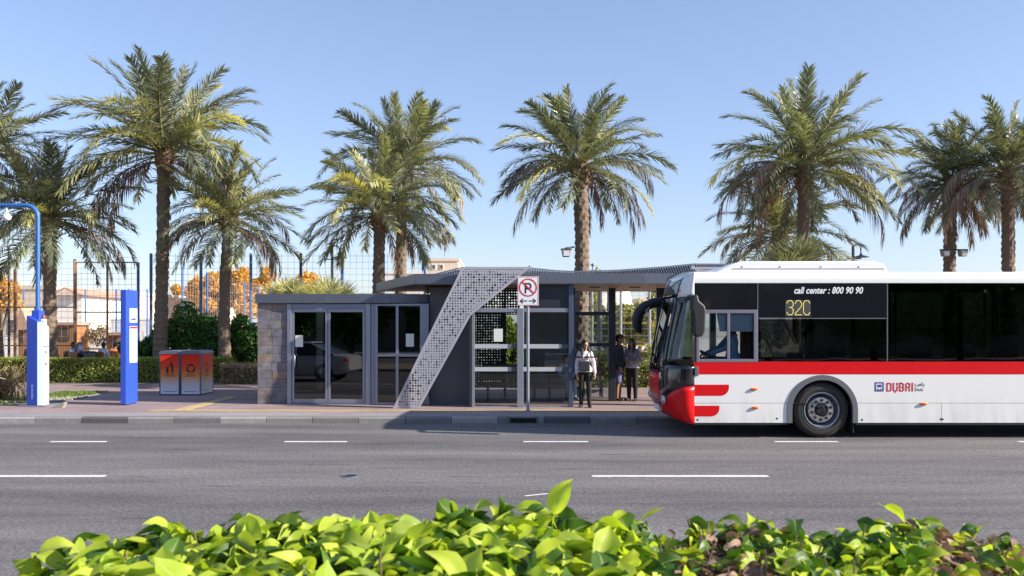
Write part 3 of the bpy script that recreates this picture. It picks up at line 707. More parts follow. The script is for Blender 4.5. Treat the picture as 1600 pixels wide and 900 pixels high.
po = thing('lamp_pole', (-11.31, 21.22, 2.2), 'thin blue pole bent over to the left above the kiosk', 'pole')
MB().tube(pp, .052, 12).build('bent_pole', M['bluepost'], po, smooth=50)
MB().lathe([(.08, 0), (.08, .05), (.06, .06)], (-11.31, 21.22, 2.405), n=14).build('flange', M['bluepost'], po)
MB().ball((-12.05, 21.22, 4.62), (.10, .10, .09), 14, 8).tube([(-12.05, 21.22, 4.68), (-12.05, 21.22, 4.86)], .03, 8).build('camera_dome', M['lamp'], po, smooth=50)

# pair of recycling bins
def binmat(top, h):
    s = NT('bin_graded_print'); b = s.n('ShaderNodeBsdfPrincipled'); s.l(b.outputs[0], s.out.inputs[0]); b.inputs['Roughness'].default_value = .5; b.inputs['Specular IOR Level'].default_value = .25
    g = s.n('ShaderNodeNewGeometry'); sp = s.n('ShaderNodeSeparateXYZ'); s.l(g.outputs['Position'], sp.inputs[0])
    mr = s.n('ShaderNodeMapRange'); mr.inputs['From Min'].default_value = .2; mr.inputs['From Max'].default_value = 1.25; s.l(sp.outputs[2], mr.inputs['Value'])
    c = s.ramp(mr.outputs[0], [(0, (.74, .74, .80)), (.20, (.68, .62, .62)), (.45, (.74, .26, .05)), (.68, (.78, .07, .01)), (1, (.76, .012, .008))])
    s.l(c, b.inputs['Base Color']); return s.m
M['bin'] = binmat(0, 0)
def rec_bin(x0, label, sym, side):
    wd, y0, dp, h = .555, 24.3, 1.02, 1.2
    b = thing('recycling_bin', (x0 + wd / 2, y0 + dp / 2, G), label, 'recycling bin', 'pair of orange recycling bins on the pavement')
    z0 = G; e = .028
    MB().box(x0 + e + .004, x0 + wd - e - .004, y0 + .012, y0 + dp - .012, z0 + .03, z0 + h - .08).build('body', M['greyplastic'], b)
    for xx in (x0, x0 + wd - e):
        for yy in (y0, y0 + dp - e): MB().box(xx, xx + e, yy, yy + e, z0, z0 + h - .082).build('corner_post', M['bluegrey'], b)
    MB().box(x0 + e, x0 + wd - e, y0 + .002, y0 + .02, z0, z0 + .035).box(x0 + .002, x0 + .02, y0 + e, y0 + dp - e, z0, z0 + .035).box(x0 + wd - .02, x0 + wd - .002, y0 + e, y0 + dp - e, z0, z0 + .035).build('plinth', M['bluegrey'], b)
    MB().prism([(x0 - .008, z0 + h - .08), (x0 + wd + .008, z0 + h - .08), (x0 + wd + .008, z0 + h - .02), (x0 + wd - .03, z0 + h + .02), (x0 + .03, z0 + h + .02), (x0 - .008, z0 + h - .02)], y0 - .01, y0 + dp + .01).build('lid', mat('bin_lid_metal', (.17, .19, .23), .4, .5), b, bev=.008)
    fp = MB().box(x0 + e + .002, x0 + wd - e - .002, y0 + .004, y0 + .011, z0 + .04, z0 + h - .085).build('front_panel', M['bin'], b)
    sp_ = MB().box(x0 + wd - .012, x0 + wd - .005, y0 + e + .002, y0 + dp - e - .002, z0 + .04, z0 + h - .085).build('side_panel', M['bin'], b)
    faces = [(fp, (x0 + wd / 2, y0 + .004, z0 + .74), (1, 0, 0))] + ([(sp_, (x0 + wd - .005, y0 + dp / 2, z0 + .74), (0, 1, 0))])
    for par, org, ux in faces:
        m = MB()
        if sym == 'tidy':
            m.stroke([(.045, .17), (.05, .171)], .045, org, .002, ux)                   # head
            m.stroke([(.05, .12), (.075, .02)], .06, org, .002, ux); m.stroke([(.075, .0), (.05, -.11)], .03, org, .002, ux); m.stroke([(.085, .0), (.105, -.11)], .03, org, .002, ux)
            m.stroke([(.05, .13), (-.03, .09), (-.06, .05)], .022, org, .002, ux)
            m.stroke([(-.10, .02), (-.02, .02)], .018, org, .002, ux); m.stroke([(-.06, .0), (-.06, -.11)], .065, org, .002, ux)
        else:
            for k in range(3):
                a = R(90 + 120 * k); q = lambda t, r: (r * math.cos(a + t), r * math.sin(a + t))
                m.stroke([q(-.75, .10), q(-.25, .105), q(.25, .105), q(.62, .10)], .052, org, .002, ux)
                m.stroke([q(.55, .07), q(.72, .125)], .03, org, .002, ux)
        for z, L in ((-.17, .22), (-.21, .26)):
            xx = -L / 2
            while xx < L / 2:
                ww = rnd.uniform(.012, .03); m.stroke([(xx, z), (xx + ww, z)], .016, org, .002, ux); xx += ww + .014
        m.build('black_symbol', M['blackprint'], par)
        m = MB(); xx = -.17
        while xx < .17:
            ww = rnd.uniform(.02, .05); m.stroke([(xx, -.63), (xx + ww, -.63)], .016, org, .002, ux); xx += ww + .02
        m.build('small_print', M['blueprint'], par)
rec_bin(X(249, 24.3), 'left recycling bin with the person and basket symbol', 'tidy', False)
rec_bin(X(249, 24.3) + .575, 'right recycling bin with the three arrow loop symbol', 'loop', True)

# no parking sign
ys = 19.72; sx0, sx1 = X(808.5, ys), X(841.5, ys); sz0, sz1 = Z(477.5, ys), Z(432, ys)
sg = thing('no_parking_sign', (X(825, ys), ys, G), 'white no parking sign with red ring on a grey pole at the kerb', 'road sign')
MB().tube([(X(825, ys), ys + .04, G), (X(825, ys), ys + .04, sz1 - .05)], .033, 14).build('pole', M['silver'], sg, smooth=40)
MB().lathe([(.07, 0), (.07, .012), (.04, .03)], (X(825, ys), ys + .04, G), n=14).build('base_flange', M['steel'], sg)
bd = MB().box(sx0, sx1, ys, ys + .006, sz0, sz1).build('board', M['whiteprint'], sg, bev=.002)
cx, wz = (sx0 + sx1) / 2, sz0; W_, H_ = sx1 - sx0, sz1 - sz0
org = (cx, ys, wz)
rr_ = MB(); c0 = H_ * .62; rad = W_ * .40
rr_.stroke([(rad * math.cos(2 * math.pi * k / 40), c0 + rad * math.sin(2 * math.pi * k / 40)) for k in range(41)], .028, org, .003)
rr_.stroke([(-rad * .70, c0 + rad * .70), (rad * .70, c0 - rad * .70)], .032, org, .0045); rr_.build('red_ring', M['redprint'], bd)
mr_ = MB(); e = .012
mr_.stroke([(-W_ / 2 + e, e), (W_ / 2 - e, e), (W_ / 2 - e, H_ - e), (-W_ / 2 + e, H_ - e), (-W_ / 2 + e, e)], .008, org, .002); mr_.build('red_border', M['redprint'], bd)
lp = MB()
lp.stroke([(-.055, c0 - .12), (-.055, c0 + .085), (.02, c0 + .085), (.055, c0 + .065), (.062, c0 + .03), (.055, c0 - .005), (.02, c0 - .025), (-.05, c0 - .025)], .036, org, .002)
lp.build('letter_p', M['blackprint'], bd)
ar = MB(); az = H_ * .16
for s_ in (-1, 1):
    ar.stroke([(s_ * .025, az), (s_ * .16, az)], .024, org, .002); ar.stroke([(s_ * .115, az + .045), (s_ * .17, az), (s_ * .115, az - .045)], .022, org, .003)
ar.build('arrow', M['blackprint'], bd)
MB().box(cx - .03, cx + .03, ys + .0065, ys + .012, sz0 + .1, sz0 + .14).box(cx - .03, cx + .03, ys + .0065, ys + .012, sz1 - .14, sz1 - .1).build('bracket', M['steel'], sg)

# ------------------------------------------------------------------ planting by the pavement
def tint_hedge(name, x0, x1, y0, y1, z0, z1, n, size, m, label, cat, rough=.06, par=None, wave=.04):
    """clipped box hedge: twig core and a skin of single leaves"""
    h = thing(name, ((x0 + x1) / 2, (y0 + y1) / 2, z0), label, cat); o = WL[h.name]
    MB().box(x0 + .12, x1 - .12, y0 + .12, y1 - .12, z0, z1 - .12).build('twig_core', M['darkcore'], h)
    A = [(x1 - x0) * (z1 - z0), (x1 - x0) * (y1 - y0), (y1 - y0) * (z1 - z0), (y1 - y0) * (z1 - z0)]; s = sum(A)
    cs = []; ns = []
    for k, a in enumerate(A):
        N = int(n * a / s); u = nrs.rand(N); v = nrs.rand(N); d = np.abs(nrs.normal(0, rough, N))
        xx = x0 + u * (x1 - x0)
        if k == 0: c = np.stack([xx, y0 + d, z0 + v * (z1 - z0)], 1); nn = (0, -1, .2)
        elif k == 1: c = np.stack([xx, y0 + v * (y1 - y0), z1 - d], 1); nn = (0, -.2, 1)
        else: c = np.stack([np.where(k == 2, x0 + d, x1 - d), y0 + u * (y1 - y0), z0 + v * (z1 - z0)], 1); nn = (-1 if k == 2 else 1, 0, .2)
        wv = np.array([noise.noise((p[0] * 1.3, p[1] * 1.3, p[2] * 2)) for p in c]) * wave
        c += np.array(nn)[None] * wv[:, None]; cs.append(c); ns.append(np.tile(nn, (N, 1)))
    c = np.concatenate(cs) - np.array(o); me = leaves_mesh('foliage', c, size, m, .35, .6, np.concatenate(ns))
    f = link('foliage', me, h); f['kind'] = 'stuff'
    return h
tint_hedge('clipped_hedge', -24, X(350, 30), 30, 31.1, G - .02, .95, 34000, .07, M['hedge'], 'long low clipped green hedge behind the totem and recycling bins', 'hedge')
tint_hedge('clipped_hedge', X(790, 27.5), 12, 27.4, 28.3, G, .90, 15000, .06, M['hedge'], 'low green hedge with twiggy base seen through the shelter behind the couple', 'hedge', .1)
tint_hedge('dry_hedge', X(345, 29.2), X(470, 29), 29.0, 30.6, G - .02, .78, 7000, .05, M['brownhedge'], 'low brown dried hedge left of the stone wall', 'hedge', .12, wave=.15)

def shrub(name, c, r, n, size, m, label, cat, stems=6, group=None, clumps=14, bark='bark'):
    t = thing(name, c, label, cat, group)
    sb = MB()
    for k in range(stems):
        a = 2 * math.pi * k / stems + rnd.random(); q = Vector((math.cos(a) * r[0] * .55, math.sin(a) * r[1] * .55, r[2] * rnd.uniform(1.1, 1.7)))
        sb.tube([(0, 0, 0), q * .5 + Vector((0, 0, .1 * r[2])), q], [.03, .022, .008], 5)
    sb.build('stem', M[bark], t, local=True)
    cs = []
    for k in range(clumps):
        while True:
            p = nrs.uniform(-1, 1, 3)
            if np.linalg.norm(p) < 1: break
        cr = nrs.uniform(.22, .42); N = n // clumps
        d = nrs.normal(size=(N, 3)); d /= np.linalg.norm(d, axis=1)[:, None]; d *= nrs.uniform(.55, 1.05, (N, 1))
        cs.append((p * .75 + d * cr) * np.array(r) + np.array([0, 0, r[2] * 1.02]))
    c_ = np.concatenate(cs); c_ = c_[c_[:, 2] > .02]
    f = link('foliage', leaves_mesh('foliage', c_, size, m), t); f['kind'] = 'stuff'
    return t
bl = ['dark green bush directly behind the totem', 'tall dark green bush behind the recycling bins', 'dark green bush between the two leftmost shrubs and the stone wall', 'dark green bush touching the left side of the stone wall']
for k, (px, rx, rz) in enumerate([(228, 1.0, 1.12), (292, 1.3, 1.36), (345, 1.1, 1.18), (388, 1.05, 1.18)]):
    shrub('dark_bush', (X(px, 32.6), 32.6 + .2 * (k % 2), .12), (rx, .8, rz), 9500, .13, M['bush'], ['dark green bush directly behind the totem, lowest of its row', 'tallest dark green bush, standing behind the recycling bins', 'dark green bush behind the palm trunk right of the bins', 'dark green bush beside the stone end wall of the shelter'][k], 'bush', group='dark bushes behind the clipped hedge')
for k, (px, Y, r, lb) in enumerate([(798, 29.3, (.55, .5, 1.3), 'leafy green shrub seen through the glass beside the paper notice')]):
    shrub('green_shrub', (X(px, Y), Y, G), r, 4200, .13, M['hedge'], lb, 'shrub')
# fountain grass clump and shrub at the far left
fg = thing('fountain_grass', (-13.0, 22.6, G), 'dry tan fountain grass arching behind the kiosk', 'grass clump')
gb = MB()
for k in range(300):
    a = rnd.random() * 6.28; L = rnd.uniform(.5, 1.15); rr0 = rnd.random() * .75; b0 = Vector((rr0 * math.cos(a * 3) * 1.4, rr0 * math.sin(a * 3) * .6, 0))
    d = Vector((math.cos(a), math.sin(a), 0)); lean = rnd.uniform(.2, .8)
    p = [b0 + d * (lean * L * t ** 1.6) + Vector((0, 0, L * (t - .38 * lean * t ** 2.6))) for t in (0, .4, .75, 1)]
    gb.tube(p, [.006, .006, .012 if k % 3 == 0 else .005, .012 if k % 3 == 0 else .002], 3, caps=False)
o = gb.build('blades', M['drygrass'], fg, local=True); o['kind'] = 'stuff'
shrub('low_bush', (-13.2, 22.1, G), (1.0, .5, .33), 1800, .07, M['brownhedge'], 'low brownish bush at the left edge beside the kiosk', 'bush')
# patch of lawn and gravel
def patch(name, x0, x1, y0, y1, m):
    o = structure(MB().prism([(x0, y0), (x1 - .3, y0), (x1, y0 + .4), (x1 - .2, y1), (x0, y1)], G - .05, G + .012, 'z').build(name, m)); return o
patch('soil_bed', -20, -12.95, 21.6, 25.2, M['sand'])
patch('gravel_bed', -12.93, -11.35, 22.6, 25.6, M['gravel'])
N = 5000
c = np.stack([nrs.uniform(-18, -11.75, N), nrs.uniform(21.0, 24, N), np.full(N, G + .05)], 1)
g_ = link('lawn', leaves_mesh('lawn', c, .10, M['grass'], 0, .12)); g_['kind'] = 'stuff'; g_['label'] = 'patch of short green grass by the kiosk'; g_['category'] = 'grass'
N = 1500
c = np.stack([nrs.uniform(-12.8, -11.5, N), nrs.uniform(23.4, 25.4, N), np.full(N, G + .04)], 1)
g_ = link('weeds', leaves_mesh('weeds', c, .09, M['grass'], 0, .2)); g_['kind'] = 'stuff'; g_['label'] = 'thin green weeds on the gravel right of the kiosk'; g_['category'] = 'weeds'
pb = MB()
for k in range(260):
    pb.ball((rnd.uniform(-12.6, -11.2), rnd.uniform(21.9, 23.8), G + .02), (rnd.uniform(.02, .07), rnd.uniform(.02, .07), rnd.uniform(.015, .035)), 6, 4)
g_ = pb.build('pebbles', M['gravel']); g_['kind'] = 'stuff'; g_['label'] = 'loose pale pebbles scattered right of the kiosk'; g_['category'] = 'pebbles'
br_ = thing('broken_paver', (X(92, 20.6), 20.6, G), 'loose broken paver tilted up right of the kiosk foot', 'paver')
MB().prism([(-.16, 0), (.12, .0), (.17, .12), (.13, .13)], -.09, .06).build('slab', M['gravel'], br_, local=True)

# ------------------------------------------------------------------ date palms
def frond_mesh(name, e0, bend, mt, seed, dead=False, N=72, L=1.0, fold=.5):
    """one feather frond, length 1 along +X: tapering stalk and two rows of stiff leaflets"""
    q = random.Random(seed); mb = MB(); pts = []; p = Vector((0, 0, 0)); n = 16; dirs = []; side = q.uniform(-.25, .25)
    for i in range(n + 1):
        s = i / n; e = R(e0 - bend * s ** 1.35); yaw = side * s * s
        d = Vector((math.cos(e) * math.cos(yaw), math.cos(e) * math.sin(yaw), math.sin(e))); pts.append(p.copy()); dirs.append(d); p = p + d / n
    mb.cur = 0; mb.tube(pts, [.0085 * (1 - .85 * i / n) for i in range(n + 1)], 4, caps=False)
    mb.cur = 1
    for k in range(N):
        s = .13 + .87 * (k + .5) / N; f = s * n; i = min(int(f), n - 1); t = f - i
        b = pts[i].lerp(pts[i + 1], t); d = dirs[i].lerp(dirs[i + 1], t).normalized()
        lat = Vector((-d.y, d.x, 0)); lat = lat.normalized() if lat.length > .05 else Vector((0, 1, 0)); nor = lat.cross(d) * -1; nor = d.cross(lat)
        ln = .155 * (math.sin(math.pi * min(1, (s - .05) * .95)) ** .55 * .8 + .25) * q.uniform(.85, 1.12)
        ang = R(62 - 34 * s) if not dead else R(32 - 10 * s)
        for sd in (-1, 1):
            if q.random() < (.22 if dead else .03): continue
            v = R(q.choice((q.uniform(-18, 15), q.uniform(15, 55)))) * (1 if not dead else -1.2); aa = ang + q.uniform(-.12, .12)
            ld = d * math.cos(aa) + (lat * sd * math.cos(v) + nor * math.sin(v)) * math.sin(aa)
            dr = Vector((0, 0, -1)) * (.10 if not dead else .8) * ln
            wv = (ld.cross(nor)).normalized() * .0053 * q.uniform(.8, 1.25)
            tw = nor * .0022 * sd
            m_ = b + ld * ln * .5 + dr * .15; tp = b + ld * ln + dr
            mb.add([b - wv * .6, b + wv * .6, m_ + wv + tw, m_ - wv - tw, tp], [(0, 1, 2, 3), (3, 2, 4)])
    o = mb.build(name, [M['rachis'] if not dead else M['deadfrond'], mt], local=True); me = o.data; bpy.data.objects.remove(o); return me
FR = {}
for e0, bend in ((84, 22), (72, 38), (58, 52), (43, 62), (26, 68), (8, 66), (-12, 58)):
    FR[e0] = [frond_mesh('frond', e0 + dv, bend * bs, M['frond'], 31 * e0 + j) for j, (dv, bs) in enumerate(((0, 1), (4, 1.3), (-4, .7)))]
FRY = [frond_mesh('frond', e, b, M['frondy'], 900 + e) for e, b in ((50, 85), (25, 80), (2, 70))]
FRD = [frond_mesh('frond', e, b, M['deadfrond'], 700 + i, True, 48) for i, (e, b) in enumerate(((20, 100), (-15, 70), (38, 118), (0, 84)))]
def palm(base, crown, rb, rt, L, n, dead, yellow, label, seed, lowcut=-30, tilt=0):
    q = random.Random(seed); t = thing('date_palm', base, label, 'palm tree', 'date palms along the street')
    b = Vector((0, 0, 0)); c = Vector(crown) - Vector(base); H = c.length
    nr = int(H / .07); ns = 16; vs = []; bow = Vector((q.uniform(-.1, .1), q.uniform(-.1, .1), 0))
    for i in range(nr + 1):
        s = i / nr; p = b.lerp(c, s) + bow * math.sin(math.pi * s) * 1.2
        r0 = rb + (rt - rb) * min(1, s * 2.2) ** .6
        r0 *= 1 + .35 * math.exp(-s * H / .35) + .03 * math.sin(s * 23 + seed)
        if s > .9: r0 *= 1 + .55 * (s - .9) / .1
        for k in range(ns):
            # spiral rows of cut leaf bases
            ph = (k / ns * 7 + i * .5) % 1; row = (i % 3) / 2
            sc = 1 + (.07 if i % 3 == 0 else .02 if i % 3 == 1 else -.06) * (1.2 if ph < .6 else -.3) + q.uniform(-.055, .055)
            a = 2 * math.pi * k / ns + .12 * (i % 2)
            vs.append(p + Vector((math.cos(a), math.sin(a), 0)) * r0 * sc)
    m = MB(); m.add(vs, [(i * ns + k, i * ns + (k + 1) % ns, (i + 1) * ns + (k + 1) % ns, (i + 1) * ns + k) for i in range(nr) for k in range(ns)])
    tr = m.build('trunk', M['trunk'], t, local=True)
    # stubs of cut stalks under the crown
    sb = MB()
    for k in range(44):
        a = k * 2.399; z = c.z - .75 + .85 * k / 44; r1 = rt * 1.25
        p0 = Vector((c.x + math.cos(a) * r1 * .8, c.y + math.sin(a) * r1 * .8, z)); d = Vector((math.cos(a), math.sin(a), .9 + .9 * k / 44)).normalized()
        p1 = p0 + d * q.uniform(.14, .3); sb.bar(p0, p1, .10, .035, up=(math.cos(a), math.sin(a), 0))
    sb.build('leaf_base', M['boot'], t, local=True, kind='stuff')
    keys = sorted(FR)[::-1]; ga = q.random() * 6
    for k in range(n):
        u = (k + .5) / n
        e = 88 - (88 - lowcut) * u ** 1.0 + q.uniform(-6, 6)
        key = min(keys, key=lambda z: abs(z - e)); az = ga + k * 2.39996 + q.uniform(-.2, .2)
        me = q.choice(FR[key]); lab = None
        if q.random() < yellow and key < 60: me = q.choice(FRY); lab = 'pale yellow frond with sunlight in its colour'
        sc = L * q.uniform(.86, 1.08) * (1 if key < 65 else .90 if key < 80 else .78)
        o = link('frond', me, t, c + Vector((math.cos(az) * rt * .6, math.sin(az) * rt * .6, .25 * (1 - u) - .12)), (q.uniform(-.45, .45), R(key - e) * .7 + q.uniform(-.06, .06), az), (sc, sc * q.uniform(.95, 1.15), sc), lab)
    for k in range(dead):
        az = ga + k * 2.1 + q.uniform(-.4, .4)
        if math.sin(az) < -.72: az += 1.2 * (1 if math.cos(az) > 0 else -1)
        sc = L * q.uniform(.7, 1.02)
        link('frond', q.choice(FRD), t, c + Vector((math.cos(az) * rt * .7, math.sin(az) * rt * .7, -.3)), (q.uniform(-.15, .15), q.uniform(-.1, .15), az), (sc, sc, sc), 'dry brown hanging frond')
    return t
PALMS = [  # base px, Y, crown px, crown py, radius px, fronds, dead, sunlit yellow, trunk radius, label
 (249, 31.6, 256, 238, 168, 58, 5, .34, .25, 'tall leaning date palm behind the recycling bins, highest crown left of the shelter'),
 (-22, 31.6, -20, 232, 118, 44, 2, .1, .24, 'date palm at the left edge with its trunk outside the picture'),
 (79, 31.6, 79, 340, 138, 52, 5, .0, .25, 'shaded date palm whose trunk stands behind the blue and white kiosk'),
 (352, 31.8, 358, 340, 122, 50, 6, .08, .22, 'date palm with trunk against the dark bushes left of the stone wall'),
 (590, 29.5, 594, 330, 128, 54, 4, .34, .22, 'yellowish date palm above the left end of the canopy, front of the pair'),
 (627, 34.0, 630, 262, 136, 52, 3, .05, .24, 'taller green date palm rising behind the yellowish one'),
 (903, 27.0, 906, 258, 138, 56, 12, .04, .25, 'thick trunked date palm rising behind the middle of the shelter'),
 (1254, 29.5, 1257, 262, 162, 56, 13, .04, .23, 'wide date palm rising behind the front part of the bus'),
 (1216, 35.0, 1218, 366, 128, 46, 4, .0, .24, 'low dark date palm partly hidden behind the wide one by the bus'),
 (1487, 31.0, 1488, 285, 112, 40, 20, .04, .23, 'date palm with floodlights on its trunk above the bus roof'),
 (1573, 29.5, 1575, 268, 142, 46, 16, .04, .23, 'date palm at the right edge above the bus roof'),
]
for i, (bpx, Y, cpx, cpy, rp, n, dead, yel, tr, lb) in enumerate(PALMS):
    L = rp * Y / F * 1.0; n = int(n * 1.15); dead += 3
    palm((X(bpx, Y), Y, .12), P(cpx, cpy, Y), tr * 1.12, tr * .86, L, n, dead, yel, lb, 40 + i, lowcut={0: -14, 2: -32, 3: -30, 8: -32, 5: -16, 6: -18, 7: -22}.get(i, -24))

def fan_plant(px, Y, r, n, z, label, m='frondy'):
    t = thing('fan_palm_bush', (X(px, Y), Y, .12), label, 'palm bush'); mb = MB()
    for k in range(n):
        a = rnd.random() * 6.28; e = R(rnd.uniform(15, 85)); d = Vector((math.cos(a) * math.cos(e), math.sin(a) * math.cos(e), math.sin(e)))
        base = Vector((0, 0, z)) + Vector((d.x, d.y, 0)) * rnd.uniform(0, r * .4); hub = base + d * r * .5
        rt_ = d.cross(Vector((0, 0, 1))).normalized(); up = rt_.cross(d)
        mb.bar(base, hub, .02, .012)
        for j in range(15):
            f = R(-75 + 150 * j / 14); ld = (d * math.cos(f) + rt_ * math.sin(f) + up * .15 * rnd.uniform(-1, 1)).normalized(); L = r * rnd.uniform(.55, .75)
            wv = rt_.cross(ld).cross(ld).normalized() * .022; sgn = rnd.uniform(.02, .16)
            mb.add([hub - wv * .3, hub + wv * .3, hub + ld * L * .5 + wv, hub + ld * L * .5 - wv, hub + ld * L + Vector((0, 0, -sgn * L))], [(0, 1, 2, 3), (3, 2, 4)])
    f = mb.build('foliage', M[m], t, local=True, kind='stuff')
    MB().tube([(0, 0, 0), (0, 0, z + .1)], [.16, .11], 9).build('trunk', M['trunk'], t, local=True)
fan_plant(452, 27, 1.05, 26, 2.35, 'spiky yellowish fan palm bush showing over the left of the waiting room roof')
fan_plant(512, 26.5, 1.05, 30, 2.35, 'spiky yellowish fan palm bush showing over the middle of the waiting room roof')
fan_plant(1245, 27, 1.35, 34, 3.3, 'spiky green fan palm bush showing over the bus roof', 'frond')
# ------------------------------------------------------------------ fences behind
def mesh_fence(pts, zt, label, pitch=1.95, pm='bluepost', wire=.25, rails=(), r=.06, wr=.007, rail_m='rust', zb=.12):
    """tall wire fence along pts [(x,y)...]: posts, rails, welded wires"""
    f = thing('wire_fence', (pts[0][0], pts[0][1], zb), label, 'fence'); wm = MB()
    for a, b in zip(pts, pts[1:]):
        a, b = Vector((*a, 0)), Vector((*b, 0)); L = (b - a).length; t = (b - a) / L; n = max(1, round(L / pitch))
        for k in range(n + 1):
            p = a + t * L * k / n
            MB().tube([(p.x, p.y, zb), (p.x, p.y, zt + (0 if k % 1 else 0))], r, 8).build('post', M[pm], f)
        for z in rails: MB().bar(a + Vector((0, 0, z)), b + Vector((0, 0, z)), .05).build('rail', M[rail_m], f)
        nw = int(L / wire)
        for k in range(nw + 1):
            p = a + t * L * k / nw; wm.tube([(p.x, p.y - .06, zb), (p.x, p.y - .06, zt)], wr, 3, caps=False)
        for k in range(int((zt - zb) / (wire)) + 1):
            z = zb + k * wire; wm.tube([(a.x, a.y - .06, z), (b.x, b.y - .06, z)], wr, 3, caps=False)
    wm.build('wire_mesh', M['wire'], f, kind='stuff'); return f
YF = 36.0
M['paleblue'] = mat('pale_blue_paint', (.22, .36, .52), .5, 0, .08, 2)
mesh_fence([(X(236, YF), YF), (X(470, YF), YF), (X(664, YF), YF)], Z(396, YF), 'tall wire sports fence with blue posts behind the dark bushes', 1.95)
mesh_fence([(X(871, YF + .3), YF + .3), (X(951, YF + .3), YF + .3), (X(1180, YF + .3), YF + .3)], Z(431, YF + .3), 'tall wire fence with pale blue posts behind the open bay and the bus', 2.9, pm='paleblue', wire=.3, wr=.005)
mesh_fence([(-16.3, 44), (-18.4, 68)], 5.0, 'wire fence with blue posts running away behind the tall fence', 4.6, wire=.5)
mesh_fence([(X(-60, 52), 52), (X(230, 52), 52)], Z(452, 52), 'lower wire fence with thin blue posts in front of the cream houses', 1.68, wire=.4, r=.05)
mesh_fence([(X(-70, YF), YF), (X(117, YF), YF)], Z(405, YF), 'tall wire fence at the left edge with one orange rail', 2.9, pm='rust', rails=(Z(480, YF), Z(540, YF)))
og = thing('fence_gate', (X(167, YF), YF, .12), 'orange framed wire gate section behind the totem', 'fence gate')
for px in (118, 168, 216): MB().bar((X(px, YF), YF, .12), (X(px, YF), YF, Z(410, YF)), .085 if px != 168 else .06).build('upright', M['rust' if px < 200 else 'bluepost'], og)
for i, py in enumerate((410, 488, 545)): MB().bar((X(119.5, YF), YF, Z(py, YF)), (X(214.5, YF), YF, Z(py, YF)), .05).build('crossbar', M['rust'], og)
wm = MB()
for k in range(11): wm.tube([(X(118 + 98 * k / 10, YF), YF - .05, .12), (X(118 + 98 * k / 10, YF), YF - .05, Z(410, YF))], .007, 3, caps=False)
for k in range(22): wm.tube([(X(118, YF), YF - .05, .2 + k * .22), (X(216, YF), YF - .05, .2 + k * .22)], .007, 3, caps=False)
wm.build('wire_mesh', M['wire'], og, kind='stuff')
M['ochrerail'] = mat('yellow_rail', (.62, .42, .03), .5, 0, .1)
mesh_fence([(X(880, 40), 40), (X(1060, 40), 40)], Z(430, 40), 'wire fence with pale posts and yellow rails seen through the shelter', 1.45, pm='wire', rails=(Z(505, 40), Z(540, 40)), rail_m='ochrerail', wire=.3, wr=.005)
pol = thing('light_pole', (X(937, 38), 38, .12), 'pale concrete pole seen through the open bay above the woman in white', 'pole')
MB().tube([(X(937, 38), 38, .12), (X(937, 38), 38, 4.1)], [.13, .09], 12).build('shaft', M['concrete'], pol, smooth=40)
MB().box(X(937, 38) - .2, X(937, 38) + .2, 37.8, 38.2, .12, .3).build('footing', M['concrete'], pol)
p2 = thing('thin_pole', (X(14, 37), 37, .12), 'thin brown pole at the far left behind the hedge', 'pole')
MB().tube([(X(14, 37), 37, .12), (X(14, 37), 37, Z(385, 37))], .05, 8).build('shaft', M['darkwood'], p2)
MB().lathe([(.12, 0), (.12, .03), (.06, .06)], (X(14, 37), 37, .12), n=10).build('base', M['darkmetal'], p2)

# street lanterns and floodlights
def lantern(px, py, Y, label):
    t = thing('street_lantern', (X(px, Y), Y, .12), label, 'street lamp', 'dark street lanterns behind the palms'); x = X(px, Y)
    zt = Z(py, Y)
    MB().tube([(x, Y, .12), (x, Y, zt)], [.09, .06], 10).build('pole', M['darkmetal'], t)
    MB().tube([(x, Y, zt - .1), (x + .05, Y, zt + .02), (x + .2, Y, zt + .08), (x + .32, Y, zt - .05), (x + .34, Y, zt - .35)], .03, 8).build('hook_arm', M['darkmetal'], t)
    MB().lathe([(.03, .14), (.08, .05), (.32, -.02), (.32, -.05), (.1, -.06)], (x + .34, Y, zt - .45), n=14).tube([(x - .3, Y, zt - .55), (x + .34, Y, zt - .55)], .025, 6).build('shade', M['darkmetal'], t)
lantern(519, 386, 40, 'dark hooked street lantern between the palms above the waiting room')
lantern(1333, 384, 38, 'dark street lantern just above the bus roof pod')
def flood(px, py, Y, label, heads):
    t = thing('floodlight', (X(px, Y), Y, Z(py, Y)), label, 'floodlight', 'floodlights on the palm trunks'); x, z = X(px, Y), Z(py, Y)
    for dx in heads:
        MB().prism([(x + dx - .10, z - .12), (x + dx + .10, z - .12), (x + dx + .14, z + .08), (x + dx - .14, z + .08)], Y - .32, Y - .08).build('lamp_housing', M['concrete'], t, bev=.02)
        MB().box(x + dx - .085, x + dx + .085, Y - .325, Y - .32, z - .10, z + .05).build('lens', M['lamp'], t)
        MB().bar((x + dx, Y - .2, z + .08), (x + dx * .3, Y - .02, z + .14), .06).box(x + dx - .16, x + dx + .16, Y - .25, Y - .12, z + .085, z + .13).build('bracket', M['darkmetal'], t)
flood(884, 396, 26.9, 'single floodlight left of the thick palm trunk over the shelter', (0,))
MB()
flood(1486, 396, 30.7, 'twin floodlights on the palm trunk above the bus roof', (-.30, .30))
bk = bpy.data.objects['floodlight']
MB().bar((X(884, 26.9), 26.75, Z(388, 26.9)), (X(897, 26.9), 26.9, Z(386, 26.9)), .05).build('clamp_arm', M['darkmetal'], bk)

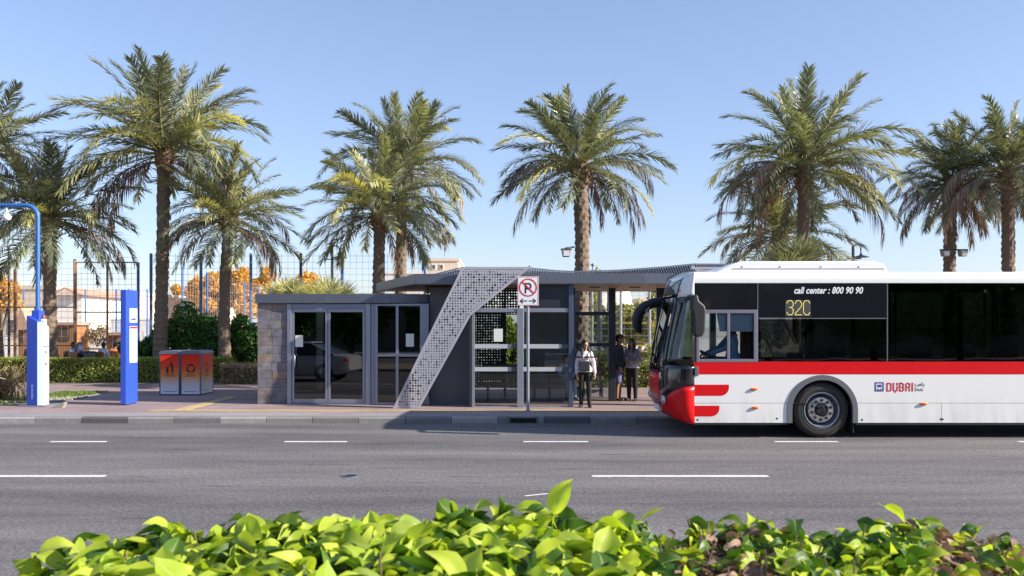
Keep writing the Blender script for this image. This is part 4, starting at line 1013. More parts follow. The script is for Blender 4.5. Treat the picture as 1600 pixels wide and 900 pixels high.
# ------------------------------------------------------------------ far buildings
def house(px0, px1, pyt, Y, dep, m, label, roof='flat', wins=(), door=None, cat='house'):
    x0, x1, zt = X(px0, Y), X(px1, Y), Z(pyt, Y)
    h = thing('house', ((x0 + x1) / 2, Y + dep / 2, 0), label, cat)
    MB().box(x0, x1, Y, Y + dep, -.05, zt).build('wall', M[m], h)
    if roof == 'flat':
        MB().box(x0 - .1, x1 + .1, Y - .1, Y + .12, zt + .002, zt + .3).box(x0 - .1, x0 + .1, Y + .121, Y + dep, zt + .002, zt + .299).box(x1 - .1, x1 + .1, Y + .121, Y + dep, zt + .002, zt + .299).build('parapet', M[m], h)
    elif roof == 'gable':
        rf = MB().prism([(x0 - .4, zt + .002), (x1 + .4, zt + .002), ((x0 + x1) / 2, zt + (x1 - x0) * .28)], Y - .4, Y + dep).build('roof', M['tile'], h)
        MB().prism([(x0 + .3, zt + .02), (x1 - .3, zt + .02), ((x0 + x1) / 2, zt + (x1 - x0) * .22)], Y - .42, Y - .401).build('gable', M['cream'], rf)
    for (a, b, t, bo) in wins:
        f = MB().box(X(a, Y) - .08, X(b, Y) + .08, Y - .05, Y + .02, Z(bo, Y) - .08, Z(t, Y) + .08).build('window', M['cream2'], h)
        MB().box(X(a, Y), X(b, Y), Y - .07, Y - .051, Z(bo, Y), Z(t, Y)).build('pane', M['busglass_op'], f)
    if door:
        a, b, t = door
        d = MB().box(X(a, Y), X(b, Y), Y - .06, Y + .02, .1, Z(t, Y)).build('door', M['darkwood'], h)
    return h
M['busglass_op'] = mat('dark_window_glass', (.10, .10, .11), .1, 0, .1)
house(-30, 72, 452, 68, 10, 'cream', 'cream villa with tiled gable roof at the far left', 'flat', ((15, 22, 500, 520), (50, 58, 500, 520)))
house(82, 128, 462, 62, 8, 'cream2', 'white house with terracotta gable behind the kiosk palm', 'gable', ((92, 100, 505, 520), (110, 118, 505, 520)))
house(120, 218, 462, 72, 10, 'cream', 'wide cream flat roofed house behind the orange gate', 'flat', ((135, 142, 478, 490), (175, 182, 478, 490)))
house(222, 330, 470, 80, 10, 'cream', 'low cream house behind the tall palm', 'flat', ((240, 250, 480, 492), (300, 308, 480, 492)))
house(600, 672, 428, 110, 14, 'cream2', 'long white house above the canopy left end', 'flat', ((610, 616, 440, 448),))
house(668, 716, 408, 95, 12, 'cream', 'tall tan building behind the canopy peak', 'flat', ((676, 680, 414, 420), (688, 692, 414, 420)), cat='building')
house(905, 935, 455, 85, 8, 'cream2', 'white block seen high through the left open bay', 'flat', ((912, 917, 470, 480),))
house(940, 1000, 482, 75, 9, 'cream2', 'low white house seen through the open bay', 'flat', ((966, 978, 488, 494), (948, 954, 490, 497)))
house(1000, 1060, 470, 95, 9, 'cream', 'cream house seen behind the bus mirror', 'flat', ((1010, 1018, 480, 488),))
dm = thing('domed_tower', (X(963, 90), 90, 0), 'white dome on a round tower seen through the open bay', 'dome')
MB().lathe([(1.6, 0), (1.6, Z(478, 90)), (1.75, Z(477, 90)), (1.75, Z(475, 90))], (X(963, 90), 90, 0), n=24).build('drum', M['cream2'], dm)
MB().lathe([(1.6 * math.cos(R(a)), 2.3 * math.sin(R(a))) for a in range(0, 90, 10)] + [(.02, 2.3)], (X(963, 90), 90, Z(475, 90)), n=24).build('cap', M['cream2'], dm, smooth=60)
# low site walls and wooden kiosks on the court
def wall(px0, px1, pyt, Y, m, label):
    t = thing('site_wall', ((X(px0, Y) + X(px1, Y)) / 2, Y, .12), label, 'wall')
    MB().box(X(px0, Y), X(px1, Y), Y, Y + .2, .1, Z(pyt, Y)).build('wall', M[m], t); MB().box(X(px0, Y) - .03, X(px1, Y) + .03, Y - .03, Y + .23, Z(pyt, Y) + .002, Z(pyt, Y) + .08).build('coping', M['cream2'], t)
wall(122, 172, 522, 48, 'cream2', 'low pale wall behind the seated people and the orange gate')
wall(-30, 45, 530, 50, 'cream2', 'low white wall at the far left behind the hedge')
wall(172, 235, 500, 58, 'cream2', 'white wall behind the totem')
M['hutwood'] = mat('orange_brown_timber', (.42, .19, .07), .7, 0, .25, 4, stretch=(6, 6, 1))
def hut(px0, px1, pyt, Y, label, gable=False):
    x0, x1, zt = X(px0, Y), X(px1, Y), Z(pyt, Y); t = thing('timber_kiosk', ((x0 + x1) / 2, Y + .8, .12), label, 'kiosk')
    n = 7
    for k in range(n):
        MB().box(x0 + (x1 - x0) * k / n + .01, x0 + (x1 - x0) * (k + 1) / n - .01, Y, Y + 1.6, .12, zt).build('board', M['hutwood'], t)
    if gable: MB().prism([(x0 - .2, zt + .01), (x1 + .2, zt + .01), ((x0 + x1) / 2, zt + 1.1)], Y - .2, Y + 1.8).build('roof', M['tile'], t)
    else: MB().box(x0 - .15, x1 + .15, Y - .2, Y + 1.8, zt + .01, zt + .14).build('roof', M['tile'], t)
    MB().box(x0 + .2, x1 - .2, Y - .06, Y - .01, Z(pyt + (560 - pyt) * .45, Y), Z(pyt + 6, Y)).build('hatch', M['darkwood'], t)
hut(28, 44, 515, 44, 'small timber kiosk with gabled tile roof at the left', True)
hut(86, 116, 508, 44, 'timber kiosk behind the trunk of the shaded palm')
hut(168, 190, 524, 42, 'low timber kiosk behind the person in orange')

# ------------------------------------------------------------------ far trees
def tree(px, py, Y, rx, rz, m, label, n=2600, size=.3, group=None, ry=None):
    c = P(px, py, Y); base = Vector((c.x, Y, .1)); t = thing('background_tree', base, label, 'tree', group); q = nrs
    top = c - base
    tb = MB().tube([(0, 0, 0), (q.uniform(-.1, .1), 0, top.z * .45), top * .9], [.16, .11, .05], 8)
    t0 = tb.build('trunk', M['bark'], t, local=True)
    lb = MB()
    for k in range(7):
        a = 6.28 * k / 7 + q.rand(); e = Vector((math.cos(a) * rx * .7, math.sin(a) * rx * .6, q.uniform(-.3, .6) * rz)) + top
        s = top * q.uniform(.4, .7); lb.tube([s, s.lerp(e, .5) + Vector((0, 0, .2)), e], [.06, .035, .012], 5)
    lb.build('limb', M['bark'], t, local=True)
    cs = []; nc = 26
    for k in range(nc):
        while True:
            p = q.uniform(-1, 1, 3)
            if np.linalg.norm(p) < 1: break
        cr = q.uniform(.18, .36); N = n // nc; d = q.normal(size=(N, 3)); d /= np.linalg.norm(d, axis=1)[:, None]; d *= q.uniform(.4, 1.05, (N, 1))
        cs.append((p * .82 + d * cr) * np.array([rx, ry or rx * .8, rz]) + np.array(top))
    f = link('crown', leaves_mesh('crown', np.concatenate(cs), size, M[m]), t); f['kind'] = 'stuff'
    return t
oc = ['ochre tree between the far fence posts left of the thick leaning palm', 'ochre tree in line with the recycling bins, far behind the fence', 'ochre tree showing left of the palm beside the stone wall', 'ochre tree showing right of the palm beside the stone wall', 'ochre tree just above the left roof corner of the waiting room']
for i, (px, py, Y, rx, rz) in enumerate(((282, 472, 88, 1.8, 1.8), (330, 462, 78, 2.2, 2.6), (372, 458, 78, 2.0, 2.6), (412, 458, 80, 2.4, 2.4), (470, 462, 80, 2.4, 2.2))):
    tree(px, py, Y, rx, rz, 'ochre', oc[i], 5000, .34, 'ochre trees behind the sports fence')
tree(2, 455, 46, 1.2, 1.3, 'ochre', 'ochre tree at the extreme left edge behind the fence', 1600, .2)
tree(326, 520, 48, 1.6, .9, 'ochre', 'low ochre bush tree behind the row of dark bushes', 1500, .2)
ol = ['olive tree seen behind the trunk in the open bay', 'olive tree seen behind the woman in white', 'olive tree seen between the couple and the dark post', 'olive tree seen above the man in the cap', 'olive tree seen behind the bus mirror', 'tall olive tree top high in the left open bay']
for i, (px, py, Y, rx, rz) in enumerate(((912, 505, 46, 1.0, 1.5), (945, 510, 48, 1.2, 1.3), (978, 510, 46, 1.0, 1.1), (998, 500, 50, 1.1, 1.4), (1035, 498, 46, 1.3, 1.6), (921, 458, 56, .8, 1.6))):
    tree(px, py, Y, rx * 1.15, rz * 1.1, 'olive', ol[i], 5200, .2, 'olive trees seen through the shelter')
for i, (px, Y, lb) in enumerate(((152, 45, 'dry feathery bush behind the orange gate over the low wall'), (1010, 38, 'olive bush at the fence foot behind the couple'), (930, 37.5, 'olive bush at the fence foot behind the woman in white'))):
    shrub('far_bush', (X(px, Y), Y, .12 if i else 1.0), (1.0, .6, .55), 1100, .12, M['drygrass' if i == 0 else 'olive'], lb, 'bush')
# ------------------------------------------------------------------ the bus
BY = 16.0; BYF = 18.5; BC = 17.25
def bx(px): return X(px, BY)
def bz(py): return Z(py, BY)
XF, XR = bx(1085), 15.1
bus = thing('city_bus', (9.0, BC, 0), 'white and red city bus with dark windows, number 32C, standing at the stop', 'bus')
WXC, WZC, WR = bx(1285), .505, .505
RXC = 11.5
# side walls
def arch(xc, r, z0, n=20, rev=False):
    pts = [(xc - r, z0)] + [(xc - r * math.cos(math.pi * k / n), WZC + r * math.sin(math.pi * k / n)) for k in range(n + 1)] + [(xc + r, z0)]
    return pts[::-1] if rev else pts
ar_ = .615
def side(y0, y1, nm):
    z0, z1 = .634, 1.146
    outline = [(XF, z0)] + arch(WXC, ar_, z0) + arch(RXC, ar_, z0) + [(XR, z0), (XR, z1), (XF, z1)]
    sp = MB().prism(outline, y0, y1).build(nm, M['grimywhite'], bus)
    return sp
side(BY, BY + .04, 'side_panel'); side(BYF - .04, BYF, 'side_panel')
for y0, y1 in ((BY, BY + .04), (BYF - .04, BYF)):
    MB().box(XF, XR, y0, y1, 1.150, 1.378).build('red_stripe', M['redpaint'], bus)
    xs = [XF, WXC - ar_ - .002, WXC + ar_ + .002, bx(1471), RXC - ar_ - .002, RXC + ar_ + .002, 13.6, XR]
    for a, b in ((0, 1), (2, 3), (3, 4), (5, 6), (6, 7)):
        MB().box(xs[a] + .003, xs[b] - .003, y0 + .001, y1, .275, .626).build('skirt_panel', M['grimywhite'], bus, bev=.004)
    sl2 = MB()
    for a, b in ((0, 1), (2, 4), (5, 7)): sl2.box(xs[a] + .002, xs[b], y0 + .012, y1 - .006, .24, .275)
    sl2.build('sill', M['black'], bus)
# seam backing
MB().box(XF, XR, BY + .014, BY + .03, .6262, .6338).box(XF, XR, BY + .014, BY + .03, 1.1462, 1.1498).build('seam', M['black'], bus)
# wheel arch trims and wells
for xc in (WXC, RXC):
    inn_ = arch(xc, .545, .275); out_ = arch(xc, .635, .275)
    mb = MB(); n = len(inn_)
    for y in (BY - .018, BY + .06): mb.add([(p[0], y, p[1]) for p in inn_ + out_], [(i, i + 1, i + 1 + n, i + n) for i in range(n - 1)])
    mb.add([(p[0], BY - .018, p[1]) for p in out_] + [(p[0], BY + .06, p[1]) for p in out_], [(i, i + 1, i + 1 + n, i + n) for i in range(n - 1)])
    mb.add([(p[0], BY - .018, p[1]) for p in inn_] + [(p[0], BY + .06, p[1]) for p in inn_], [(i, i + 1, i + 1 + n, i + n) for i in range(n - 1)])
    mb.build('arch_trim', M['greyplastic'], bus)
    wl = arch(xc, .60, .30); n = len(wl); mb = MB()
    mb.add([(p[0], BY + .04, p[1]) for p in wl] + [(p[0], BY + .75, p[1]) for p in wl], [(i, i + 1, i + 1 + n, i + n) for i in range(n - 1)] + [tuple(range(n, 2 * n))])
    mb.build('wheel_well', M['black'], bus)
    MB().box(xc + .57, xc + .585, BY + .05, BY + .42, .09, .32).build('mud_flap', M['rubber'], bus)
    # wheel: tyre, rim, hub ring with ten nuts and a dark cap
    for ys, sg_ in ((BY + .03, 1), (BYF - .03, -1)):
        q = lambda d: ys + sg_ * d
        ty = MB().lathe([(.30, q(.04)), (.33, q(.012)), (.40, q(.0)), (.455, q(.012)), (.49, q(.04)), (WR, q(.075)), (WR, q(.23)), (.49, q(.26)), (.30, q(.28))], (xc, 0, WZC), 'y', 48, closed=True).build('tyre', M['rubber'], bus, smooth=35)
        for r_ in (.36, .43):
            MB().lathe([(r_ - .004, q(.004)), (r_, q(-.003)), (r_ + .004, q(.004))], (xc, 0, WZC), 'y', 48, closed=True).build('sidewall_ring', M['rubber'], ty, smooth=50)
        rim = MB().lathe([(.325, q(.02)), (.318, q(.002)), (.302, q(.004)), (.296, q(.03)), (.27, q(.12)), (.24, q(.15)), (.15, q(.15)), (.15, q(.16)), (.32, q(.17))], (xc, 0, WZC), 'y', 48, closed=True).build('rim', M['darkalu'] if False else M['steel'], bus, smooth=35)
        hub = MB().lathe([(.245, q(.15)), (.235, q(.05)), (.222, q(.032)), (.13, q(.024)), (.118, q(.04)), (.118, q(.15))], (xc, 0, WZC), 'y', 40, closed=True).build('hub', M['alu'], bus, smooth=35)
        MB().lathe([(.001, q(-.004)), (.045, q(-.002)), (.06, q(.02)), (.105, q(.03)), (.117, q(.05)), (.117, q(.1))], (xc, 0, WZC), 'y', 24).build('hub_cap', M['blackgloss'], hub, smooth=35)
        for k in range(10):
            a = 2 * math.pi * (k + .4) / 10; c = (xc + .175 * math.cos(a), 0, WZC + .175 * math.sin(a))
            MB().lathe([(.012, q(-.012)), (.017, q(-.002)), (.017, q(.03))], c, 'y', 8).build('wheel_nut', M['darkmetal'], hub)
            MB().lathe([(.021, q(.022)), (.027, q(.020)), (.027, q(.03)), (.021, q(.03))], c, 'y', 12, closed=True).build('nut_ring', M['darkmetal'], hub)
# red flashes on the lower corner
def flash(x0, x1, z0, z1, nm='red_flash'):
    r = (z1 - z0) * .75; pts = [(x0, z1), (x0, z0), (x1 - r, z0)] + [(x1 - r + r * math.sin(R(a)), z0 + r - r * math.cos(R(a))) for a in range(15, 91, 15)] + [(x1, z1)]
    MB().prism(pts, BY - .0025, BY).build(nm, M['redpaint'], bus)
flash(XF + .001, bx(1139), bz(618.5), bz(601)); flash(XF + .001, bx(1124), bz(650.5), bz(634))
MB().box(bx(1085.5), bx(1091.5), BY - .02, BY, bz(587), bz(573)).build('corner_tab', M['greyplastic'], bus, bev=.005)
for px, py in ((1178, 608), (1180, 637), (1443, 631)):
    MB().ball((bx(px), BY - .008, bz(py)), (.075, .028, .024), 14, 8).build('marker_lamp', M['orange'], bus, smooth=60)
for px, py in ((1090, 656), (1214, 654), (1470, 655), (1473, 655), (1347, 656)):
    MB().lathe([(.016, BY - .002), (.02, BY + .002)], (bx(px), 0, bz(py)), 'y', 12).build('skirt_catch', M['black'], bus)
# windows: near side
def pane(x0, x1, z0, z1, y=BY, m='busglass', nm='window_pane', lab=None):
    return MB().box(x0, x1, y + .002, y + .012, z0, z1).build(nm, M[m], bus, label=lab)
ZB, ZT_ = 1.384, 2.79
gap = .006
MB().box(XF + .002, bx(1181), BY, BY + .03, bz(485) + .002, ZT_).build('upper_black_panel', M['blackgloss'], bus)
# driver's window
wx0, wx1, wz0, wz1 = bx(1088), bx(1183.5), bz(566), bz(484)
fr = MB()
fr.box(wx0, wx0 + .06, BY - .006, BY + .04, wz0, wz1); fr.box(wx1 - .065, wx1, BY - .006, BY + .04, wz0, wz1)
fr.box(wx0 + .061, wx1 - .066, BY - .0055, BY + .04, wz1 - .065, wz1); fr.box(wx0 + .061, wx1 - .066, BY - .0055, BY + .04, wz0, wz0 + .055); fr.box(bx(1136), bx(1140.5), BY - .005, BY + .04, wz0 + .056, wz1 - .066)
dwf = fr.build('driver_window_frame', mat('mauve_grey_aluminium', (.24, .22, .28), .4, .4, .05), bus, bev=.006)
for a, b, yy in ((wx0 + .055, bx(1137), .02), (bx(1139.5), wx1 - .06, .03)):
    p_ = MB().box(a, b, BY + yy, BY + yy + .005, wz0 + .05, wz1 - .06).build('pane', M['driverglass'], dwf)
MB().box(XF, wx0 - .002, BY, BY + .04, ZB, bz(485)).build('front_pillar', M['black'], bus)
# display panel and saloon windows
MB().box(bx(1184.5), bx(1385), BY + .0, BY + .03, bz(496.5), ZT_).build('display_panel', M['blackgloss'], bus)
lp_ = [(1185, 1385, 498.5), (1388, 1555, None), (1557.5, 1730, None), (1733, 1900, None), (1903, bx and 2030, None)]
pane(bx(1185), bx(1385), ZB, bz(498.5))
xw_ = [bx(1388), bx(1556), 10.6, 12.4, 14.0, XR - .1]
for a, b in zip(xw_, xw_[1:]): pane(a + gap, b - gap, ZB, ZT_)
tl = MB()
for px in (1184, 1386.5): tl.box(bx(px) - .008, bx(px) + .008, BY - .002, BY + .03, ZB, ZT_ - .001)
tl.box(bx(1185.2), bx(1385.5), BY - .001, BY + .03, bz(498), bz(496.8)); tl.build('pale_trim_line', M['greyplastic'], bus)
for xx in xw_[1:-1]: MB().box(xx - .045, xx + .045, BY + .013, BY + .06, ZB, ZT_).build('window_pillar', M['black'], bus)
# far side: tinted panes and posts, doors
xf_ = [XF + .1, 4.6, 6.2, 7.8, 9.3, 10.9, 12.5, 14.0, XR - .1]
for a, b in zip(xf_, xf_[1:]):
    pane(a + gap, b - gap, ZB, ZT_, BYF - .014, 'driverglass' if a < 6 else 'busglass'); MB().box(b - .05, b + .05, BYF - .06, BYF - .015, ZB, ZT_).build('window_pillar', M['black'], bus)
# roof, pod, underside, rear, floor
rp = [(BY, 2.792), (BY, 2.86), (BY + .015, 2.93), (BY + .06, 2.975), (BY + .14, 3.0), (BY + .6, 3.03), (BC, 3.045)]
rp = rp + [(2 * BC - y, z) for y, z in rp[:-1]][::-1]
MB().prism(rp, XF, XR, 'x').build('roof', M['whitepaint'], bus, smooth=35)
pd = [(bx(1118), 2.99), (bx(1150), 3.16), (bx(1166), 3.205), (bx(1376), 3.205), (bx(1392), 3.15), (bx(1398), 2.99)]
MB().prism(pd, BY + .25, BYF - .25).build('roof_pod', M['whitepaint'], bus, bev=.045, seg=4, smooth=40)
MB().box(bx(1149), bx(1392), BY + .243, BY + .2505, 3.060, 3.068).build('pod_seam', M['greyplastic'], bus)
for px in (1165, 1225, 1290, 1350): MB().lathe([(.012, BY + .243), (.015, BY + .2505)], (bx(px), 0, 3.10), 'y', 10).build('pod_bolt', M['greyplastic'], bus)
MB().box(XR, XR + .08, BY, BYF, .28, 3.0).build('rear_wall', M['whitepaint'], bus)
MB().box(XF + .05, XR, BY + .8, BYF - .8, .22, .34).box(XF + .05, WXC - .65, BY + .05, BYF - .05, .30, .36).box(WXC + .65, RXC - .65, BY + .05, BYF - .05, .30, .36).build('floor', M['black'], bus)
MB().box(XF + .1, XR, BY + .05, BYF - .05, 2.72, 2.78).build('inner_ceiling', M['greyplastic'], bus)
MB().box(bx(1186), bx(1188), BY + .05, BC + .1, .36, 2.72).build('cab_partition', M['black'], bus)
# seats and grab poles
M['seatblue'] = mat('dark_seat_fabric', (.05, .06, .14), .8, 0, .3, 20)
for xx in [bx(1250) + .85 * k for k in range(9)]:
    for yy in (BY + .12, BYF - 1.0):
        s_ = MB().box(xx, xx + .45, yy, yy + .88, .80, .90).build('seat', M['seatblue'], bus, bev=.02)
        MB().prism([(xx + .40, .90), (xx + .48, .90), (xx + .56, 1.50), (xx + .50, 1.50)], yy, yy + .88).build('seat_back', M['seatblue'], s_, bev=.02)
        MB().tube([(xx + .52, yy + .1, 1.5), (xx + .54, yy + .12, 1.58), (xx + .54, yy + .76, 1.58), (xx + .52, yy + .78, 1.5)], .014, 6).build('grab_handle', M['ochrerail'], s_)
for xx in (5.6, 7.3, 9.0, 10.7): MB().tube([(xx, BC - .3, .36), (xx, BC - .3, 2.72)], .02, 8).build('grab_pole', M['ochrerail'], bus)
# driver's sun blind, cab dash, wheel, seat
M['blind'] = mat('pale_blind', (.55, .62, .72), .7, 0, .05)
MB().prism([(bx(1121), bz(489)), (bx(1178), bz(489)), (bx(1178), bz(518)), (bx(1126), bz(518))], BY + .075, BY + .08).build('sun_blind', M['blind'], bus)
MB().prism([(XF - .35, .95), (XF + .35, .95), (XF + .30, 1.30), (XF - .4, 1.18)], BY + .25, BYF - .25).build('dashboard', M['black'], bus, bev=.03)
sx, sy, sz = XF + .42, BY + .62, 1.42
ring = []
for k in range(21):
    a = 2 * math.pi * k / 20; v = Vector((0, math.cos(a) * .22, math.sin(a) * .22)); v.rotate(Euler((0, R(-52), 0))); ring.append(Vector((sx, sy, sz)) + v)
MB().tube(ring, .017, 8).tube([(sx, sy, sz), (sx - .25, sy, sz - .35)], .03, 8).bar(ring[0], ring[10], .03).build('steering_wheel', M['black'], bus)
MB().box(bx(1140), bx(1140) + .48, BY + .38, BY + .86, 1.18, 1.30).build('driver_seat', M['seatblue'], bus, bev=.03)
MB().prism([(bx(1176), 1.2), (bx(1183), 1.2), (bx(1184), 2.1), (bx(1178), 2.1)], BY + .38, BY + .86).build('driver_seat_back', mat('maroon_seat', (.14, .02, .04), .8, 0, .2, 10), bus, bev=.03)
# ---- rounded front: columns across t = -1..1, warped rows so every border is a grid line
prf = [(.25, 3.12), (.30, 2.99), (.36, 2.91), (.45, 2.835), (.6, 2.765), (.8, 2.725), (1.0, 2.715), (1.2, 2.735), (1.7, 2.83), (2.2, 2.945), (2.56, 3.03), (2.8, 3.10), (2.92, 3.17), (2.99, 3.255)]
def xfz(z):
    for (a, u), (b, v_) in zip(prf, prf[1:]):
        if a <= z <= b: return u + (v_ - u) * (z - a) / (b - a)
    return prf[0][1] if z < .25 else XF
def fpt(t, z, off=0):
    d = XF - xfz(z); x = XF - d * max(0, 1 - abs(t) ** 2.6) ** (1 / 2.6); y = BC + 1.25 * t
    return Vector((x - off, y + off * .4 * (1 if t > 0 else -1) * (abs(t) > .6), z))
def bl(t): a = abs(t); return .52 + .42 * max(0, (a - .35) / .65) ** 1.25
ts = [-1, -.97, -.93, -.87, -.8, -.72, -.64, -.56, -.48, -.4, -.3, -.2, -.1, 0]; ts = ts + [-t for t in ts[:-1]][::-1]
def fgrid(name, tl_, zlo, zhi, rows, m, off=0, parent=None):
    mb = MB(); n = len(tl_)
    for r in range(rows + 1):
        for t in tl_:
            lo, hi = (zlo(t) if callable(zlo) else zlo), (zhi(t) if callable(zhi) else zhi); mb.v.append(tuple(fpt(t, lo + (hi - lo) * r / rows, off)))
    for r in range(rows):
        for k in range(n - 1): mb.f.append((r * n + k, r * n + k + 1, (r + 1) * n + k + 1, (r + 1) * n + k)); mb.mi.append(0)
    o = mb.build(name, m, parent or bus, smooth=60)
    so_ = o.modifiers.new('thickness', 'SOLIDIFY'); so_.thickness = .012; so_.offset = 0
    return o
mid = [t for t in ts if abs(t) <= .4801]; sL = [t for t in ts if t <= -.4799]; sR = [t for t in ts if t >= .4799]
fgrid('front_bumper', ts, .255, lambda t: bl(t) - .004, 8, M['redpaint'])
fgrid('front_flap', mid, lambda t: bl(t) + .004, 1.16, 5, M['redpaint'])
for sd in (sL, sR):
    fgrid('corner_panel', sd, lambda t: bl(t) + .004, 1.30, 6, M['blackgloss'])
    c6 = [t for t in sd if abs(t) >= .6399]
    fgrid('corner_glass', c6, 1.304, 2.545, 10, M['screenglass'])
    fgrid('corner_cap', c6, 2.55, 2.99, 6, M['whitepaint'])
    pl_ = [t for t in sd if abs(t) <= .6401]
    fgrid('windscreen_pillar', pl_, 1.304, 2.545, 10, M['blackgloss'], .006)
w6 = [t for t in ts if abs(t) <= .6401]
fgrid('windscreen', mid, 1.20, 2.545, 12, M['screenglass'])
fgrid('destination_glass', w6, 2.55, 2.93, 5, M['busglass'])
fgrid('front_cowl', w6, 2.932, 2.99, 2, M['whitepaint'])
fgrid('wiper_cover', mid, 1.162, 1.198, 2, M['black'], .02)
MB().box(XF - .08, XF + .02, BC - 1.1, BC + 1.1, 2.56, 2.9).build('destination_box', M['black'], bus)
MB().ball((XF - .17, BY + .42, 2.66), (.03, .09, .05), 12, 8).build('marker_lamp', M['orange'], bus, smooth=60)
for t in (-.62, .62):
    a = fpt(t, .66, .012); hd = MB().ball(a, (.05, .14, .085), 14, 8).build('headlight', mat('headlight_lens', (.55, .56, .58), .1, .3, .1), bus, smooth=60)
MB().box(2.80, 2.86, BC - .28, BC + .28, .40, .52).build('number_plate', M['whiteprint'], bus, bev=.005)
gt = MB()
for k in range(3): gt.tube([fpt(t, .60 + .05 * k, .008) for t in (-.45, -.2, 0, .2, .45)], .010, 6)
gt.build('front_trim', M['steel'], bus)
for s_ in (-1, 1):
    MB().tube([fpt(s_ * .05, 1.19, .05), fpt(s_ * .18, 1.55, .04), fpt(s_ * .40, 2.05, .035)], .014, 6).tube([fpt(s_ * .40, 1.55, .03), fpt(s_ * .40, 2.05, .03), fpt(s_ * .40, 2.42, .03)], .012, 5).build('wiper', M['black'], bus)
# mirrors
def bp(px, py, Y): return P(px, py, Y)
MB().tube([bp(1064, 500, 18.2), bp(1060, 487, 18.15), bp(1050, 477, 18.1), bp(1036, 472, 18.05), bp(1020, 473.5, 18.0), bp(1008, 479, 18.0), bp(999, 488, 18.0), bp(995.5, 499, 18.0), bp(996, 510, 18.0), bp(1000, 519, 18.0), bp(1001.5, 521, 18.0)],
          [.03, .06, .105, .12, .115, .12, .13, .13, .11, .06, .02], 12, sq=.8).build('kerbside_mirror', M['black'], bus, smooth=50)
MB().tube([bp(1008, 487, 17.93), bp(1014, 482, 17.93), bp(1013, 488, 17.93)], [.03, .05, .02], 8).build('mirror_glass', M['silver'], bus, smooth=50)
MB().tube([bp(1066, 470, 17.6), bp(1054, 482, 17.5), bp(1050, 496, 17.45), bp(1045, 508, 17.4), bp(1043, 519, 17.4)], [.02, .03, .05, .07, .04], 10).build('close_mirror', M['black'], bus, smooth=50)
nm = [(1080, 464), (1084, 460.5), (1089, 461), (1091, 470), (1100, 478), (1102, 486), (1100, 518), (1096, 526), (1087, 526.5), (1083.5, 523), (1082, 490), (1079, 482)]
ym = 15.72
MB().prism([(X(a, ym), Z(b, ym)) for a, b in nm][::-1], ym - .09, ym + .09).build('driver_mirror', M['black'], bus, bev=.035, seg=3, smooth=40)
MB().tube([P(1074, 466, 16.05), P(1079, 464, 15.85), P(1084, 466, 15.74)], .04, 8).build('mirror_arm', M['black'], bus, smooth=50)
# lettering and number
def side_text(txt, px, py, size, m, sx=1.0, **kw):
    vs, fs = text_mb(txt, size, align='LEFT', **kw); x0, z0 = bx(px), bz(py)
    mb = MB(); mb.add([(x0 + v.x * sx, BY - .0032, z0 + v.y) for v in vs], fs); return mb
side_text('call center : 800 90 90', 1240, 458.5, .165, 'whiteprint', .83, shear=.25, bold=.004).build('call_center_lettering', M['whiteprint'], bus)
MB().box(bx(1227), bx(1266.5), BY - .004, BY - .0005, bz(494), bz(469)).build('number_board', M['ledback'], bus)
lo = (bx(1228.5), BY - .004, bz(493)); hh, ww = .255, .115
led = MB(); g3 = lambda k: k * (ww + .035)
def seg(k, pts):
    led.stroke([(g3(k) + .008 + u * ww, .012 + v * hh) for u, v in pts], .0125, lo, .003)
seg(0, [(.0, .82), (.25, 1), (.75, 1), (1, .82), (1, .65), (.7, .52), (.4, .52)]); seg(0, [(.7, .52), (1, .38), (1, .16), (.75, 0), (.25, 0), (0, .18)])
seg(1, [(0, .8), (.25, 1), (.75, 1), (1, .82), (1, .62), (0, .08), (0, 0), (1, 0)])
seg(2, [(1, .82), (.75, 1), (.3, 1), (0, .82), (0, .18), (.3, 0), (.75, 0), (1, .18)])
led.build('route_number', M['amber'], bus)
# bus symbol and wordmark on the flank
def sp2(px, py): return (bx(px), bz(py))
def poly2(mb, pts, wdt, d=.003): mb.stroke([(bx(a) - bx(1350), bz(b) - bz(630)) for a, b in pts], wdt, (bx(1350), BY - .0005, bz(630)), d)
im = MB(); poly2(im, [(1368, 598), (1380, 598), (1380, 610.6), (1368, 610.6), (1368, 598)], .02)
im.box(bx(1371), bx(1377.3), BY - .003, BY, bz(605), bz(601)); im.box(bx(1371), bx(1372.6), BY - .003, BY, bz(609.5), bz(607.3)); im.box(bx(1375.6), bx(1377.3), BY - .003, BY, bz(609.5), bz(607.3)); im.box(bx(1372.7), bx(1375.5), BY - .003, BY, bz(610), bz(608.8))
im.build('bus_symbol', M['blueprint'], bus)
dw = MB(); t_ = .024
poly2(dw, [(1386.2, 599), (1386.2, 610.8), (1390.4, 610.8), (1392.2, 609.4), (1392.2, 600.4), (1390.4, 599), (1386.2, 599)], t_)
poly2(dw, [(1396.2, 598.5), (1396.2, 609.5), (1397.6, 610.8), (1400.4, 610.8), (1401.8, 609.5), (1401.8, 605)], t_); poly2(dw, [(1401.8, 602.5), (1401.8, 598.5)], t_)
poly2(dw, [(1401.8, 605), (1411, 605)], .016); poly2(dw, [(1406, 598.5), (1406, 604)], t_); poly2(dw, [(1406, 607), (1406, 610.8), (1410.4, 610.8), (1411.6, 609.4), (1411.6, 606.4), (1410.6, 605)], t_); poly2(dw, [(1409.4, 598.8), (1411.4, 600.4), (1411.4, 603.6)], t_); poly2(dw, [(1406, 598.9), (1409, 598.9)], t_)
